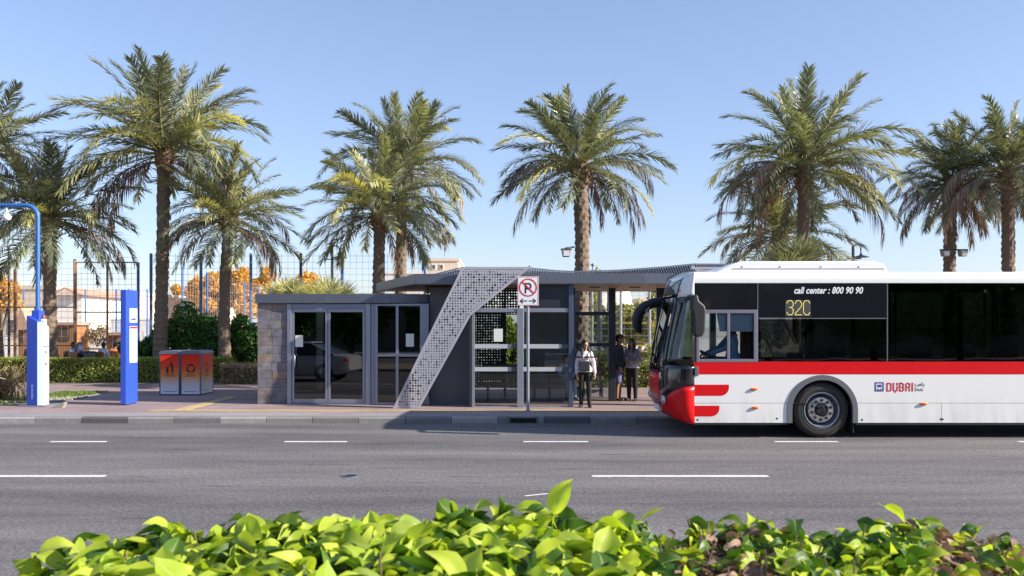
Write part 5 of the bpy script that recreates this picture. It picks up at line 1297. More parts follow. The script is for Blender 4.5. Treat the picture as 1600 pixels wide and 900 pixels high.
poly2(dw, [(1415.8, 610.8), (1415.8, 607)], t_); poly2(dw, [(1415.8, 603.8), (1415.8, 600.4), (1417.4, 599), (1420, 599), (1421.4, 600.4), (1421.4, 603.6), (1420.4, 605), (1415.8, 605)], t_); poly2(dw, [(1421, 607), (1421, 610.8)], t_)
poly2(dw, [(1425.6, 598.4), (1425.6, 611)], t_); dw.box(bx(1398.2), bx(1399.8), BY - .003, BY, bz(613.6), bz(612.4))
dw.build('dubai_wordmark', M['redprint'], bus)
side_text('bus', 1429.2, 611, .10, 'greyprint', 1.12, bold=.001).build('bus_lettering', M['greyprint'], bus)
aw = MB()
poly2(aw, [(1430, 599.5), (1430, 602), (1431.4, 603), (1434, 603), (1435, 601.6), (1435, 600.6)], .009); poly2(aw, [(1435, 602.8), (1438.8, 602.8), (1439, 600.8), (1437.6, 599.8), (1435.6, 602.6)], .009)
poly2(aw, [(1441, 597.4), (1441, 602)], .009); poly2(aw, [(1441.4, 602.8), (1444, 602.8), (1444.2, 600.4)], .009); aw.box(bx(1442.8), bx(1443.6), BY - .003, BY, bz(605.2), bz(604.4))
aw.build('arabic_lettering', M['greyprint'], bus)
# ------------------------------------------------------------------ people
def clothmat(name, c, var=.12): return mat(name, c, .85, 0, var, 9, bump=.25, bscale=60, local=True)
def skinmat(name, c): return mat(name, c, .5, 0, .06, 12, local=True, spec=.4)
M['skin1'] = skinmat('light_brown_skin', (.46, .27, .19)); M['skin2'] = skinmat('brown_skin', (.30, .16, .105))
M['hair'] = mat('black_hair', (.014, .011, .010), .4, 0, .3, 40, local=True, stretch=(1, 1, .15))
M['lips'] = mat('lips', (.34, .10, .09), .4, 0, .05)
def hand(mb, w, d, palm_n, s, curl=.5, side=1):
    """palm, four unequal bent fingers and a thumb; d = along the forearm, palm_n = out of the palm"""
    d = Vector(d).normalized(); nrm = (Vector(palm_n) - d * d.dot(Vector(palm_n))).normalized(); u = d.cross(nrm) * side
    w = Vector(w); L = .088 * s
    for k in (-1, -.33, .33, 1): mb.cap(w + u * k * .018 * s, w + d * L + u * k * .028 * s, .016 * s, .013 * s, 8)
    for k, fl in zip((-1, -.33, .33, 1), (.062, .078, .084, .074)):
        a = w + d * L + u * k * .029 * s; d1 = (d + nrm * curl * .7).normalized(); d2 = (d * (1 - curl * .6) + nrm * curl * 1.2).normalized()
        b = a + d1 * fl * .5 * s; mb.cap(a, b, .0098 * s, .009 * s, 8); mb.cap(b, b + d2 * fl * .5 * s, .009 * s, .0078 * s, 8)
    a = w + d * .025 * s + u * .024 * s; b = a + (d * .6 + u * .75 + nrm * .3).normalized() * .045 * s
    mb.cap(a, b, .013 * s, .0105 * s, 8); mb.cap(b, b + (d * .9 + u * .2 + nrm * .4).normalized() * .034 * s, .0105 * s, .0085 * s, 8)
STAND = dict(hipL=(.085, 0, .90), hipR=(-.085, 0, .90), kneeL=(.09, -.01, .48), kneeR=(-.09, -.01, .48), ankL=(.09, .02, .085), ankR=(-.09, .02, .085),
             pel=(0, 0, .93), waist=(0, 0, 1.06), chest=(0, 0, 1.25), neck=(0, .01, 1.43), head=(0, -.015, 1.585),
             shL=(.165, .01, 1.385), shR=(-.165, .01, 1.385), elL=(.215, .03, 1.11), elR=(-.215, .03, 1.11), wrL=(.21, -.05, .875), wrR=(-.21, -.05, .875), toeL=(.1, -.14, .035), toeR=(-.1, -.14, .035))
SIT = dict(STAND, hipL=(.085, 0, .50), hipR=(-.085, 0, .50), kneeL=(.10, -.42, .50), kneeR=(-.10, -.42, .50), ankL=(.10, -.44, .085), ankR=(-.10, -.44, .085), toeL=(.11, -.6, .035), toeR=(-.11, -.6, .035),
           pel=(0, 0, .52), waist=(0, -.01, .66), chest=(0, -.02, .85), neck=(0, -.02, 1.03), head=(0, -.05, 1.18), shL=(.165, -.01, .985), shR=(-.165, -.01, .985),
           elL=(.22, -.06, .73), elR=(-.22, -.06, .73), wrL=(.12, -.30, .61), wrR=(-.12, -.30, .61))
def person(loc, rz, h, pose, label, top, legs, skin='skin1', hair='long', shoe='black', female=True, head_rz=0, vox=.0075, shorts=False, sleeve=1.0, bare=(), group=None, hijab=None, cap=False, top_len=0.0, fine=True):
    s = h / 1.70; J = {k: Vector(v) * s for k, v in pose.items()}
    if female:
        for q in ('shL', 'shR'): J[q].x *= .86; J[q].z -= .012
    t = thing('person', loc, label, 'person', group, rz)
    fw = .92 if female else 1.0
    def tors(mb, g, low=True):
        if low: mb.ball(J['pel'], ((.135 + g) * s * (1.06 if female else 1), (.10 + g) * s, (.115 + g) * s), 16, 10)
        mb.cap(J['pel'] if low else J['pel'].lerp(J['waist'], .9), J['waist'], (.115 + g) * s, (.105 + g) * s * fw, 14)
        mb.ball((J['waist'] + J['chest']) / 2, ((.125 + g) * s * fw, (.095 + g) * s, (.16 + g) * s), 16, 10)
        mb.ball(J['chest'], ((.15 + g) * s * fw, (.105 + g) * s, (.16 + g) * s), 16, 10)
        for q in 'LR': mb.cap(J['chest'] + Vector((0, 0, .09 * s)), J['sh' + q], (.066 + g * .7) * s, (.046 + g * .6) * s, 12)
        if female:
            f = Vector((0, -.075 * s, .02 * s))
            for q in (-1, 1): mb.ball(J['chest'] + f + Vector((q * .062 * s, 0, 0)), ((.06 + g * .5) * s,) * 3, 10, 8)
    b = MB(); tors(b, 0)
    b.cap(J['neck'] - Vector((0, 0, .05 * s)), J['head'] - Vector((0, -.015 * s, .04 * s)), .055 * s, .05 * s, 12)
    H = J['head']; rot = Euler((0, 0, head_rz)); hv = lambda x, y, z: H + Matrix.Rotation(head_rz, 3, 'Z') @ (Vector((x, y, z)) * s)
    b.ball(H + Vector((0, 0, .015 * s)), (.073 * s, .092 * s, .098 * s), 18, 12, rot); b.cap(hv(0, -.015, -.02), hv(0, -.045, -.085), .062 * s, .034 * s, 12)
    b.cap(hv(0, -.088, .008), hv(0, -.105, -.022), .008 * s, .013 * s, 8)
    for q in (-1, 1): b.ball(hv(q * .074, .005, -.005), (.012 * s, .022 * s, .032 * s), 8, 6, rot); b.ball(hv(q * .03, -.082, .03), (.022 * s, .01 * s, .008 * s), 8, 6, rot)
    for q, sd in (('L', 1), ('R', -1)):
        b.cap(J['sh' + q], J['el' + q], .047 * s, .038 * s); b.cap(J['el' + q], J['wr' + q], .038 * s, .026 * s)
        d = J['wr' + q] - J['el' + q]; hand(b, J['wr' + q] + d.normalized() * .01 * s, d, (-sd, .2, 0) if abs(d.normalized().z) > .5 else (0, 0, -1), s, .55, -sd if abs(d.normalized().z) > .5 else sd)
        b.cap(J['hip' + q], J['knee' + q], .083 * s, .056 * s); k = J['knee' + q]; a = J['ank' + q]
        b.cap(k, k.lerp(a, .35) + Vector((0, .015 * s, 0)), .054 * s, .052 * s); b.cap(k.lerp(a, .35) + Vector((0, .015 * s, 0)), a, .052 * s, .034 * s)
        b.cap(a + Vector((0, .02, -.04)) * s, J['toe' + q], .034 * s, .026 * s)
    bo = remesh(b.build('body', M[skin], t, local=True), vox, 3)
    if fine:
        for q in (-1, 1): MB().ball(hv(q * .031, -.079, .012), (.013 * s, .008 * s, .0065 * s), 10, 6, rot).build('eye', M['black'], t, local=True, smooth=60)
        MB().ball(hv(0, -.080, -.055), (.022 * s, .010 * s, .007 * s), 10, 6, rot).build('mouth', M['lips'], t, local=True, smooth=60)
    # clothes: shells that follow the body
    c = MB(); g = .014; tors(c, g, False)
    hm = [(.178, .128, -.03 - top_len), (.176, .126, .04), (.135 * fw, .112, J['waist'].z / s - J['pel'].z / s), (.04, .04, J['waist'].z / s - J['pel'].z / s + .03)]
    nn = 20; o0 = len(c.v)
    for rx, ry, dz in hm: c.v += [(J['pel'].x + (rx + g) * s * math.cos(2 * math.pi * k / nn), J['pel'].y + (ry + g) * s * math.sin(2 * math.pi * k / nn), J['pel'].z + dz * s) for k in range(nn)]
    for i in range(3):
        for k in range(nn): c.f.append((o0 + i * nn + k, o0 + i * nn + (k + 1) % nn, o0 + (i + 1) * nn + (k + 1) % nn, o0 + (i + 1) * nn + k)); c.mi.append(0)
    c.f += [tuple(range(o0 + nn - 1, o0 - 1, -1)), tuple(range(o0 + 3 * nn, o0 + 4 * nn))]; c.mi += [0, 0]
    for q in 'LR':
        c.cap(J['sh' + q], J['el' + q], (.046 + g * .8) * s, (.040 + g * .8) * s)
        if sleeve > .5: c.cap(J['el' + q], J['el' + q].lerp(J['wr' + q], .95), (.040 + g * .8) * s, (.030 + g * .7) * s)
    c.cap(J['neck'] - Vector((0, 0, .05 * s)), J['neck'] - Vector((0, 0, .01 * s)), .062 * s, .058 * s)
    to = remesh(c.build('top', top, t, local=True), vox * 1.2, 4)
    l = MB(); g = .012
    l.ball(J['pel'] - Vector((0, 0, .01 * s)), (.142 * s, .112 * s, .115 * s), 16, 10)
    for q in 'LR':
        k = J['knee' + q]; hp = J['hip' + q]; a = J['ank' + q]
        l.cap(hp, k if not shorts else hp.lerp(k, .92), (.085 + g) * s, (.058 + g + (.02 if shorts else 0)) * s)
        if not shorts:
            l.cap(k, k.lerp(a, .35) + Vector((0, .015 * s, 0)), (.056 + g) * s, (.054 + g) * s); l.cap(k.lerp(a, .35) + Vector((0, .015 * s, 0)), a + Vector((0, 0, .015 * s)), (.054 + g) * s, (.040 + g) * s)
    remesh(l.build('shorts' if shorts else 'trousers', legs, t, local=True), vox * 1.2, 4)
    for q in 'LR':
        a, o_ = J['ank' + q], J['toe' + q]
        sh_ = MB().cap(a + Vector((0, .03, -.045)) * s, o_, .042 * s, .036 * s).cap(a + Vector((0, .01, -.01)) * s, a + Vector((0, .015, -.04)) * s, .044 * s, .046 * s)
        sh_.box(min(a.x, o_.x) - .03 * s, max(a.x, o_.x) + .03 * s, o_.y - .015, a.y + .05 * s, 0.0, .022)
        remesh(sh_.build('shoe', M[shoe], t, local=True), vox, 2)
    if hijab:
        hb = MB(); hb.ball(hv(0, .015, .02), (.095 * s, .105 * s, .12 * s), 16, 10, rot); hb.cap(hv(0, .03, -.06), J['neck'] - Vector((0, -.02, .06)) * s, .10 * s, .15 * s, 14); hb.cap(J['neck'], J['chest'], .15 * s, .17 * s, 14)
        remesh(hb.build('headscarf', hijab, t, local=True), vox * 1.3, 4)
    else:
        hb = MB(); hb.ball(hv(0, .012, .038), (.083 * s, .098 * s, .090 * s), 18, 12, rot); hb.ball(hv(0, .045, -.005), (.078 * s, .065 * s, .085 * s), 14, 10, rot)
        if hair == 'long':
            for q in (-1, 1):
                hb.cap(hv(q * .066, .0, .05), hv(q * .092, .0, -.10), .036 * s, .046 * s); hb.cap(hv(q * .092, .0, -.10), hv(q * .105, -.05, -.27), .046 * s, .026 * s)
            hb.cap(hv(0, .055, 0), hv(0, .085, -.20), .075 * s, .06 * s)
            for q in (-1, 1): hb.cap(hv(q * .012, -.055, .098), hv(q * .064, -.035, .035), .022 * s, .022 * s)
        elif hair == 'bun': hb.ball(hv(0, .10, .03), .045 * s, 12, 8); hb.cap(hv(0, .08, .0), hv(.01, .10, -.14), .04 * s, .02 * s)
        remesh(hb.build('hair', M['hair'], t, local=True), vox, 3)
    if cap:
        cp = MB(); cp.ball(hv(0, .0, .055), (.092 * s, .105 * s, .078 * s), 18, 10, rot); cp.cap(hv(-.045, -.10, .06), hv(.045, -.10, .06), .014 * s, .014 * s); cp.cap(hv(-.04, -.135, .052), hv(.04, -.135, .052), .012 * s, .012 * s); cp.cap(hv(0, -.06, .065), hv(0, -.145, .052), .02 * s, .012 * s)
        remesh(cp.build('cap', M['black'], t, local=True), vox, 2)
    return t, J, s, hv

CW = {k: clothmat(k, c) for k, c in dict(white_knit=(.78, .74, .73), black_cloth=(.014, .014, .016), navy_jacket=(.028, .034, .05), purple_shorts=(.13, .12, .24), grey_knit=(.22, .23, .27), lilac_cloth=(.48, .46, .58),
      pale_blue=(.34, .42, .54), light_jeans=(.30, .40, .52), driver_blue=(.34, .50, .76), dark_blue=(.035, .05, .10), white_blue=(.50, .56, .72), orange_red=(.50, .16, .07), brown_cloth=(.16, .10, .07), tan_cloth=(.45, .33, .22)).items()}
# woman in white at the shelter edge
yw = 20.75
ps = dict(STAND, ankL=(.11, .0, .085), toeL=(.14, -.15, .035), kneeL=(.10, -.02, .48), ankR=(-.10, .03, .085), toeR=(-.13, -.12, .035), wrL=(.25, -.04, .87), elL=(.225, .04, 1.11), wrR=(-.21, -.08, .86))
t, J, s, hv = person((X(914, yw), yw, G), R(-4), 1.56, ps, 'woman in white striped sweater and black trousers standing at the shelter edge', CW['white_knit'], CW['black_cloth'], head_rz=R(30))
def band(o, z0, z1, m, r=.01):
    """knitted stripe: the faces of a garment between two heights"""
    o.data.materials.append(m); i = len(o.data.materials) - 1
    for p in o.data.polygons:
        if z0 < p.center.z < z1: p.material_index = i
to = [c for c in t.children if c.name.startswith('top')][0]
M['redknit'] = clothmat('dusty_red_stripe', (.36, .10, .12)); M['navyknit'] = clothmat('navy_stripe', (.05, .05, .12))
band(to, 1.255 * s, 1.275 * s, M['navyknit']); band(to, 1.275 * s, 1.30 * s, M['redknit'])
bg_ = MB().prism([(-.135, .0), (.135, .0), (.12, .24), (-.115, .24)], -.20, -.14).build('shoulder_bag', mat('dark_grey_bag', (.045, .045, .055), .6, 0, .1, 20, local=True), t, local=True, bev=.02)
bg_.location = (-.02, .0, .90 * s + .02); bg_.rotation_euler = (0, R(3), 0)
MB().tube([(.09, -.165, 1.13 * s), (.12, -.155, 1.27 * s), (.135, -.09, 1.40 * s), (.12, .02, 1.44 * s), (.0, .13, 1.25 * s), (-.12, .13, 1.1 * s)], .012, 6).build('bag_strap', M['black'], t, local=True)
hw = thing('helmet_bag', (X(902, 20.8), 20.78, .70), 'dark rounded bag with mustard base carried in her right hand', 'handbag')
MB().ball((0, 0, .10), (.085, .07, .10), 14, 10).build('body', M['black'], hw, local=True, smooth=60); MB().ball((0, 0, .055), (.088, .073, .055), 14, 8).build('mustard_base', mat('mustard_cloth', (.35, .24, .04), .7), hw, local=True, smooth=60)
MB().tube([(-.04, 0, .18), (-.02, 0, .235), (.03, 0, .235), (.05, 0, .18)], .008, 6).build('handle', M['black'], hw, local=True)
# man in cap, turned to the woman in grey
ym_ = 22.5
ps = dict(STAND, wrL=(.24, -.12, .87), elL=(.215, .02, 1.11), wrR=(-.2, -.08, .88))
person((X(968, ym_), ym_ + .1, G), R(62), 1.68, ps, 'man in black cap and dark jacket and purple shorts beside the dark post', CW['navy_jacket'], CW['purple_shorts'], 'skin2', 'short', 'darkwood', False, R(10), shorts=True, cap=True, top_len=.10)
ps = dict(STAND, elR=(-.23, .0, 1.11), wrR=(-.05, -.22, 1.10), elL=(.235, .0, 1.10), wrL=(.02, -.24, 1.05))
t, J, s, hv = person((X(988, ym_), ym_ + .05, G), R(-22), 1.58, ps, 'woman in grey top and black trousers with dark glasses and folded arms', CW['grey_knit'], CW['black_cloth'], 'skin1', 'long', 'black', True, R(-25))
to = [c for c in t.children if c.name.startswith('top')][0]; band(to, 0, 1.02 * s, CW['lilac_cloth'])
gl = MB()
for q in (-1, 1): gl.ball(hv(q * .034, -.092, .012), (.03 * s, .012 * s, .022 * s), 12, 8, Euler((0, 0, R(-25))))
gl.build('sunglasses', M['blackgloss'], t, local=True, smooth=60)
# girl on the bench behind the glass
person((X(884, 22.4), 22.42, G + .07), R(20), 1.45, SIT, 'seated girl in pale blue top and light jeans behind the glass', CW['pale_blue'], CW['light_jeans'], 'skin1', 'bun', 'greyplastic', True, R(25), vox=.009)
# bus driver
ps = dict(SIT, elL=(.25, -.20, .76), wrL=(.17, -.46, .66), elR=(-.25, -.20, .76), wrR=(-.17, -.46, .66), kneeL=(.13, -.42, .54), kneeR=(-.13, -.42, .54), ankL=(.13, -.56, .14), ankR=(-.13, -.56, .14), toeL=(.14, -.72, .10), toeR=(-.14, -.72, .10))
person((bx(1158), BY + .60, .84), R(-90), 1.72, ps, 'bus driver in light blue shirt with hands on the steering wheel', CW['driver_blue'], CW['dark_blue'], 'skin2', 'short', 'black', False, 0, vox=.009)
# people sitting on the court behind the hedge
def chair(x, y, rz, label, m):
    c = thing('court_chair', (x, y, .13), label, 'chair', 'chairs behind the hedge', rz)
    MB().box(-.22, .22, -.24, .2, .42, .46).build('seat', m, c, local=True, bev=.01); MB().box(-.22, .22, .2, .24, .47, .92).build('backrest', m, c, local=True, bev=.01)
    for a in (-.19, .19):
        for b_ in (-.2, .2): MB().box(a - .02, a + .02, b_ - .02, b_ + .02, 0, .42).build('leg', M['darkmetal'], c, local=True)
court = [(48, 34.6, 30, 'brown_cloth', 'tan_cloth', 'person in brown sitting at the far left behind the hedge', None, 'tan wood chair leftmost behind the hedge'),
         (76, 35.0, -40, 'tan_cloth', 'dark_blue', 'person in tan sitting just left of the kiosk pole behind the hedge', None, 'tan wood chair just left of the kiosk'),
         (113, 35.4, 80, 'pale_blue', 'dark_blue', 'person in pale blue sitting behind the hooded woman', None, 'chair of the person in pale blue behind the hooded woman'),
         (123, 34.2, 150, 'dark_blue', 'dark_blue', 'woman in dark blue hooded cloak sitting behind the hedge', 'dark_blue', 'chair under the woman in the dark hooded cloak'),
         (161, 34.4, 165, 'white_blue', 'dark_blue', 'dark haired person in white and blue shirt sitting with back turned', None, 'chair of the person in white and blue shirt'),
         (180, 35.2, 200, 'orange_red', 'brown_cloth', 'person in orange red top sitting left of the totem', None, 'chair of the person in the orange red top')]
for px, Y, a, tc, lc, lb, hj, cl in court:
    person((X(px, Y), Y, .13), R(a), 1.68, SIT, lb, CW[tc], CW[lc], 'skin2', 'short', 'black', hj is not None, 0, vox=.018, hijab=CW[hj] if hj else None, fine=False)
    chair(X(px, Y) , Y, R(a), cl, M['hutwood'])
tb_ = thing('court_table', (X(140, 34.6), 34.7, .13), 'dark low table between the hooded woman and the person in white', 'table')
MB().box(-.45, .45, -.3, .3, .70, .74).build('tabletop', M['darkmetal'], tb_, local=True)
for a in (-.4, .4): MB().box(a - .03, a + .03, -.25, .25, 0, .70).build('leg', M['darkmetal'], tb_, local=True)
bn = thing('court_bin', (X(140, 33.9), 33.9, .13), 'small grey waste bin behind the hedge right of the hooded woman', 'bin')
MB().lathe([(.17, 0), (.20, .92), (.17, .92), (.15, .05)], (0, 0, 0), n=14).build('body', M['greyplastic'], bn, local=True, smooth=40); MB().lathe([(.205, .88), (.22, .9), (.22, .94), (.205, .95)], (0, 0, 0), n=14, closed=True).build('rim', M['darkmetal'], bn, local=True)

# ------------------------------------------------------------------ the near hedge
M['nearleaf'] = leafmat('broad_lime_leaf', (.25, .36, .03), (.48, .55, .08), .45, .42, True, (1.25, 1.3, .45))
M['darkleaf'] = leafmat('broad_green_leaf', (.06, .14, .018), (.13, .23, .03), .42, .38, True, (1.2, 1.3, .45))
M['brownleaf'] = leafmat('dry_curled_leaf', (.20, .115, .08), (.40, .27, .20), .7, .2, False, (1.1, .95, .8))
M['twig'] = mat('hedge_twig', (.22, .14, .10), .8, 0, .3, 20)
def leaf_geo(seed, curl, fold, wid=.62, notch=False):
    """broad ovate leaf of length 1 from its stalk: folded on the midrib, bent along it"""
    q = random.Random(seed); n = 7; vs = []; fs = []; half = [0, .30, .46, .50, .46, .34, .17, 0]
    for i in range(n + 1):
        s = i / n; b = curl * s * s; x = s * math.cos(b * .6); z = -math.sin(b * .6) * s + .02 * math.sin(s * 9 + seed)
        hw = half[i] * wid * (1 + q.uniform(-.06, .06))
        for k, f in ((-1, 1), (-.5, .5), (0, 0), (.5, .5), (1, 1)):
            vs.append((x, k * hw, z + fold * abs(k) * hw - .18 * fold * k * k * hw + (.03 * math.sin(7 * s + 2 * k + seed) * abs(k)) * hw * 2))
    for i in range(n):
        for k in range(4): a = i * 5 + k; fs.append((a, a + 1, a + 6, a + 5))
    o = len(vs)
    vs += [(-.22, -.012, -.03), (-.22, .012, -.03), (0, .012, 0), (0, -.012, 0)]; fs.append((o, o + 1, o + 2, o + 3))
    return vs, fs
geos = [leaf_geo(i, c, f, w_) for i, (c, f, w_) in enumerate(((.5, .35, .66), (.9, .55, .60), (.25, .8, .62), (1.3, .3, .68), (.7, 1.1, .55), (.1, .2, .72)))]
gme = {}
def vein(me):
    at = me.attributes.new('vein', 'FLOAT', 'POINT'); i = np.arange(len(me.vertices)) % 44
    at.data.foreach_set('value', ((i < 40) & (i % 5 == 2)).astype(np.float32))
for nm_ in ('nearleaf', 'darkleaf', 'brownleaf'):       # paler midrib and faint side veins
    t_ = M[nm_].node_tree; bs = [n for n in t_.nodes if n.type == 'BSDF_PRINCIPLED'][0]; src = bs.inputs['Base Color'].links[0].from_socket
    a_ = t_.nodes.new('ShaderNodeAttribute'); a_.attribute_name = 'vein'
    r_ = t_.nodes.new('ShaderNodeValToRGB'); r_.color_ramp.elements[0].position = .72; r_.color_ramp.elements[1].position = .97; r_.color_ramp.elements[1].color = (.45, .45, .45, 1)
    mx = t_.nodes.new('ShaderNodeMix'); mx.data_type = 'RGBA'; mx.inputs[7].default_value = (.55, .60, .25, 1) if nm_ != 'brownleaf' else (.3, .2, .13, 1)
    t_.links.new(a_.outputs['Fac'], r_.inputs[0]); t_.links.new(r_.outputs[0], mx.inputs[0]); t_.links.new(src, mx.inputs[6]); t_.links.new(mx.outputs[2], bs.inputs['Base Color'])
for nm_, m in (('nearleaf', M['nearleaf']), ('darkleaf', M['darkleaf']), ('brownleaf', M['brownleaf'])):
    gme[nm_] = []
    for vs, fs in geos:
        me = bpy.data.meshes.new('leaf'); me.from_pydata(vs, [], fs); me.materials.append(m); me.polygons.foreach_set('use_smooth', [True] * len(fs)); vein(me); gme[nm_].append(me)
prof = [(-200, 930), (0, 905), (40, 880), (80, 852), (120, 838), (200, 832), (270, 812), (330, 822), (390, 802), (450, 797), (520, 800), (600, 793), (660, 800), (720, 785), (780, 784), (840, 792), (900, 812), (950, 800), (1010, 806), (1050, 818), (1100, 806), (1160, 799), (1230, 806), (1290, 806), (1360, 800), (1420, 796), (1480, 806), (1550, 824), (1600, 842), (1800, 860)]
YE = 1.95
def htop(x_):
    px = x_ * F / YE + XC
    for (a, u), (b, v) in zip(prof, prof[1:]):
        if a <= px <= b: return Z(u + (v - u) * (px - a) / (b - a), YE)
    return Z(880, YE)
nh = thing('near_hedge', (0, 1.6, .12), 'broad leaved lime green hedge close in front along the bottom of the picture', 'hedge')
o_ = Vector((0, 1.6, .12)); leaves = []
q = random.Random(11)
for k in range(18500):
    y = 1.08 + (YE - 1.08) * q.random() ** .8; px = q.uniform(-260, 1860) if k < 15000 else q.uniform(990, 1720); x_ = (px - XC) * y / F
    zt = htop(x_ * YE / y)
    zt = zt + .03 * noise.noise((x_ * 7, y * 7, 0)) + .022
    if y < 1.5: zt += .03 * (1.5 - y)
    dep = abs(q.gauss(0, .05)) if k % 4 else q.uniform(0, .35); z = zt - dep - .035
    if y > YE - .1 and q.random() < .3: z = zt - q.random() * 1.2
    brownz = max(0, min(1, (px - 1010) / 150)) * (.75 + .35 * math.sin(px * .013)) * (1 if dep > .02 else .55)
    kind = 'brownleaf' if q.random() < .05 + .60 * brownz else ('darkleaf' if q.random() < .30 + (.12 if px > 1000 else 0) else 'nearleaf')
    if kind != 'brownleaf' and (1030 < px < 1215 or 1440 < px < 1700) and y < 1.9 and q.random() < .78: kind = 'brownleaf'
    if kind == 'brownleaf': z -= .02
    size = q.uniform(.050, .088) * (.72 if px > 1000 else 1) * (.8 if kind == 'brownleaf' else 1) * (.62 if q.random() < .25 else 1)
    rot = Euler((q.gauss(0, .6), q.uniform(-1.0, .55), q.uniform(0, 6.28)))
    if q.random() < .35: rot = Euler((q.gauss(0, .4) + R(q.choice((-50, 50))), q.uniform(-.6, .6), q.uniform(0, 6.28)))
    if dep < .02: rot.y = max(rot.y, -.35); z -= .012
    tip = Vector((size, 0, 0)); tip.rotate(rot); tip += Vector((x_, y, z)); hx = htop(tip.x * YE / tip.y)
    if tip.z > hx * 1 + (CH - hx) * (1 - tip.y / YE) + .03: continue        # no leaf floats clear of the mass
    leaves.append((dep + .35 * (1.9 - y) * 0 - size * .4 + (0 if y < 1.9 else .1), Vector((x_, y, z)), size, rot, kind, q.randrange(6)))
# the tall young leaf that stands up in the middle, and a few along the top edge
for px, py, sz_, rx_, ry_, rz_, kd in ((866, 806, .085, .5, -1.25, .35, 'nearleaf'),):
    leaves.append((-1, P(px, py, 1.8 if py < 860 else 1.45), sz_, Euler((rx_, ry_, rz_)), kd, 0))
leaves.sort(key=lambda l: l[0])
vis = [l for l in leaves if abs((l[1].x * F / l[1].y)) < 800]
first = set(id(l) for l in vis[:300])
rest = {k: ([], []) for k in gme}
for l in leaves:
    _, p, sz_, rot, kd, gi = l
    if id(l) in first:
        link('leaf', gme[kd][gi], nh, p - o_, rot, (sz_,) * 3, 'dry brown leaf' if kd == 'brownleaf' else None)
    else:
        mt = Matrix.Translation(p - o_) @ rot.to_matrix().to_4x4() @ Matrix.Diagonal((sz_, sz_, sz_, 1))
        vs, fs = rest[kd]; n0 = len(vs); gv, gf = geos[gi]
        vs += [tuple(mt @ Vector(v)) for v in gv]; fs += [tuple(i + n0 for i in f) for f in gf]
for kd, (vs, fs) in rest.items():
    me = bpy.data.meshes.new('foliage'); me.from_pydata(vs, [], fs); me.materials.append(M[kd]); me.polygons.foreach_set('use_smooth', [True] * len(fs)); vein(me)
    f = link('foliage', me, nh); f['kind'] = 'stuff'
tw = MB()
for k in range(520):
    y = q.uniform(1.15, YE - .03); px = q.uniform(-200, 1800) if k % 2 else q.uniform(1000, 1700); x_ = (px - XC) * y / F; zt = htop((px - XC) * YE / F)
    a = Vector((x_, y, zt - q.uniform(.15, .4))) - o_; b_ = a + Vector((q.uniform(-.08, .08), q.uniform(-.06, .06), q.uniform(.12, .30)))
    if b_.z + .12 > zt - .02: b_.z = zt - .12 + q.uniform(-.06, .012)
    tw.tube([a, a.lerp(b_, .5) + Vector((q.uniform(-.015, .015), 0, 0)), b_], [.004, .003, .0018], 5)
o = tw.build('twigs', M['twig'], nh, local=True); o['kind'] = 'stuff'
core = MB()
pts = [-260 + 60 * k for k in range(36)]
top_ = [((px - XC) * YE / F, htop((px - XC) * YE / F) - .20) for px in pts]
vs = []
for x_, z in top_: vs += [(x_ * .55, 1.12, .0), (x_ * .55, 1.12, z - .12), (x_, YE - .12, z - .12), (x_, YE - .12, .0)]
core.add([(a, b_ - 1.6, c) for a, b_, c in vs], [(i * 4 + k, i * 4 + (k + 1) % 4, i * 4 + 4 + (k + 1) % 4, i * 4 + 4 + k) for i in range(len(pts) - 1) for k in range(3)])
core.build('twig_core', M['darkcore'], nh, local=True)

# ------------------------------------------------------------------ the silver car that the doors mirror, just left of the frame
CX, CY = -9.75, 10.1
car = thing('parked_car', (CX, CY, 0), 'silver saloon car in the near lane seen mirrored in the waiting room doors', 'car')
M['carpaint'] = mat('silver_car_paint', (.62, .63, .65), .25, .3, .03, 1, coat=.6)
st = [(-2.28, .42, .62, .72), (-2.15, .30, .72, .80), (-1.5, .24, .86, .88), (-.75, .22, .96, .90), (0, .2, .98, .91), (.9, .2, .98, .91), (1.6, .24, 1.0, .88), (2.15, .30, .98, .82), (2.30, .42, .92, .74)]
mb = MB(); n = 12
for x_, zb, zt, hw in st:
    ring = [(-hw * .92, zb), (-hw, zb + .12), (-hw, (zb + zt) / 2 + .05), (-hw * .95, zt - .05), (-hw * .80, zt), (-hw * .3, zt + .02), (hw * .3, zt + .02), (hw * .80, zt), (hw * .95, zt - .05), (hw, (zb + zt) / 2 + .05), (hw, zb + .12), (hw * .92, zb)]
    mb.v += [(x_, a, b_) for a, b_ in ring]
for i in range(len(st) - 1):
    for k in range(n): mb.f.append((i * n + k, i * n + (k + 1) % n, (i + 1) * n + (k + 1) % n, (i + 1) * n + k)); mb.mi.append(0)
mb.f += [tuple(range(n - 1, -1, -1)), tuple(range((len(st) - 1) * n, len(st) * n))]; mb.mi += [0, 0]
mb.build('body', M['carpaint'], car, local=True, smooth=40)
def cabin(nm, z0s, m, sc=1.0, parent=None):
    mb = MB(); pts = [(-.85, .97), (-.1, 1.40), (.75, 1.42), (1.65, 1.02)] if nm == 'roof' else None
    return mb
gl = MB(); cab = [(-.95, .95, .80), (-.15, 1.40, .62), (.75, 1.42, .62), (1.75, 1.0, .78)]
pr_ = [(a, -w_, z) for a, z, w_ in cab] + [(a, w_, z) for a, z, w_ in cab]
gl.add(pr_, [(0, 1, 2, 3), (7, 6, 5, 4), (0, 4, 5, 1), (2, 6, 7, 3)]); gl.build('window_band', M['blackgloss'], car, local=True)
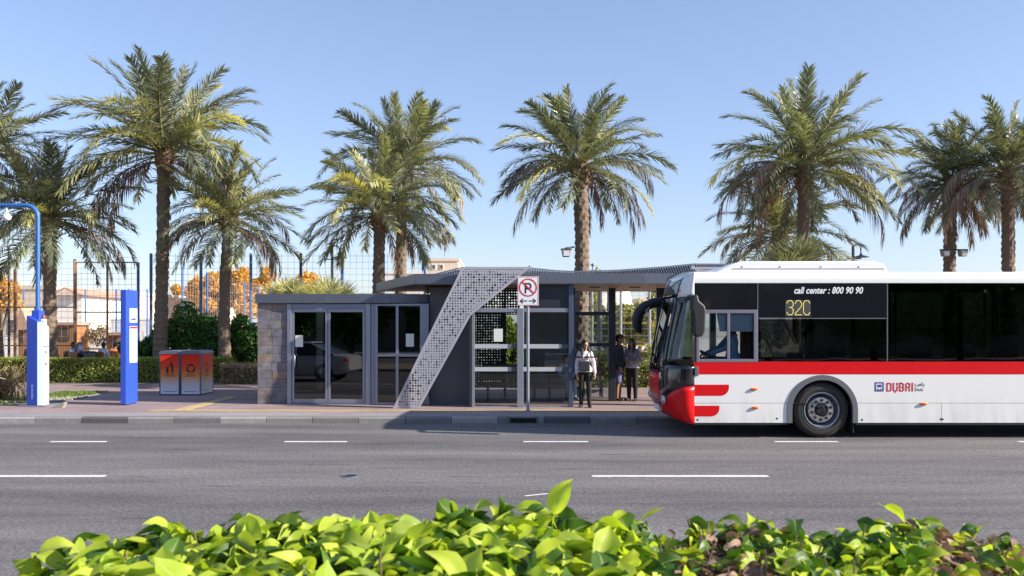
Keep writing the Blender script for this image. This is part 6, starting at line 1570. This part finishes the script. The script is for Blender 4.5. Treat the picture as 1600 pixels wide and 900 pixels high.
MB().add([(-.25, -.64, 1.385), (.85, -.64, 1.405), (.85, .64, 1.405), (-.25, .64, 1.385), (-.15, -.56, 1.45), (.75, -.56, 1.465), (.75, .56, 1.465), (-.15, .56, 1.45)], [(4, 5, 6, 7), (0, 1, 5, 4), (1, 2, 6, 5), (2, 3, 7, 6), (3, 0, 4, 7)]).build('roof', M['carpaint'], car, local=True)
for sd in (-1, 1):
    for a, b_ in (((-.95, sd * .80, .95), (-.15, sd * .63, 1.42)), ((.75, sd * .63, 1.43), (1.75, sd * .79, 1.0)), ((.30, sd * .82, .97), (.25, sd * .64, 1.42))): MB().bar(a, b_, .07, .05).build('pillar', M['carpaint'], car, local=True)
    for xx in (-1.42, 1.38):
        MB().lathe([(.33, sd * .93), (.33, sd * .70), (.20, sd * .70), (.20, sd * .93)], (xx, 0, .33), 'y', 28, closed=True).build('tyre', M['rubber'], car, local=True, smooth=40)
        MB().lathe([(.20, sd * .90), (.05, sd * .92), (.05, sd * .75), (.20, sd * .75)], (xx, 0, .33), 'y', 20, closed=True).build('rim', M['alu'], car, local=True)
    MB().ball((2.16, sd * .66, .80), (.14, .17, .075), 12, 8).build('tail_light', emitmat('tail_lamp', (.6, .02, .02), .25), car, local=True, smooth=60)
    MB().ball((-2.1, sd * .6, .64), (.14, .16, .06), 12, 8).build('headlight', M['alu'], car, local=True, smooth=60)
    MB().box(-.75, -.58, sd * .93 - .07, sd * .93 + .07, .95, 1.05).build('door_mirror', M['carpaint'], car, local=True, bev=.02)

# ------------------------------------------------------------------ across the road behind the camera, as the glass mirrors it
rt = ['dense tree on the far pavement behind the camera']
for k, xx in enumerate(range(-34, 40, 6)):
    t = thing('roadside_tree', (xx + rnd.uniform(-1, 1), -17 - rnd.uniform(0, 2), .13), 'dense dark tree in the row across the road behind the camera', 'tree', 'trees across the road')
    MB().tube([(0, 0, 0), (.05, 0, 1.8), (0, .1, 3.6)], [.2, .15, .1], 8).build('trunk', M['bark'], t, local=True)
    N = 2600; d = nrs.normal(size=(N, 3)); d /= np.linalg.norm(d, axis=1)[:, None]; c = d * nrs.uniform(.55, 1.0, (N, 1)) * np.array([3.4, 2.2, 2.9]) + np.array([0, 0, 3.6])
    f = link('crown', leaves_mesh('crown', c[c[:, 2] > .6], .55, M['bush']), t); f['kind'] = 'stuff'
for k, (a, b_, h_) in enumerate(((-40, -12, 9), (-6, 16, 8), (22, 46, 10))):
    t = thing('rear_building', ((a + b_) / 2, -26, .1), ['brown', 'grey', 'long brown'][k] + ' block across the road behind the trees', 'building')
    MB().box(a, b_, -36, -26, .1, h_).build('wall', M['concrete'], t)
    for j in range(int((b_ - a) / 4)):
        for z in (1.5, 5):
            w_ = MB().box(a + 1 + 4 * j, a + 3 + 4 * j, -26.02, -25.9, z, z + 1.8).build('window', M['busglass_op'], t)
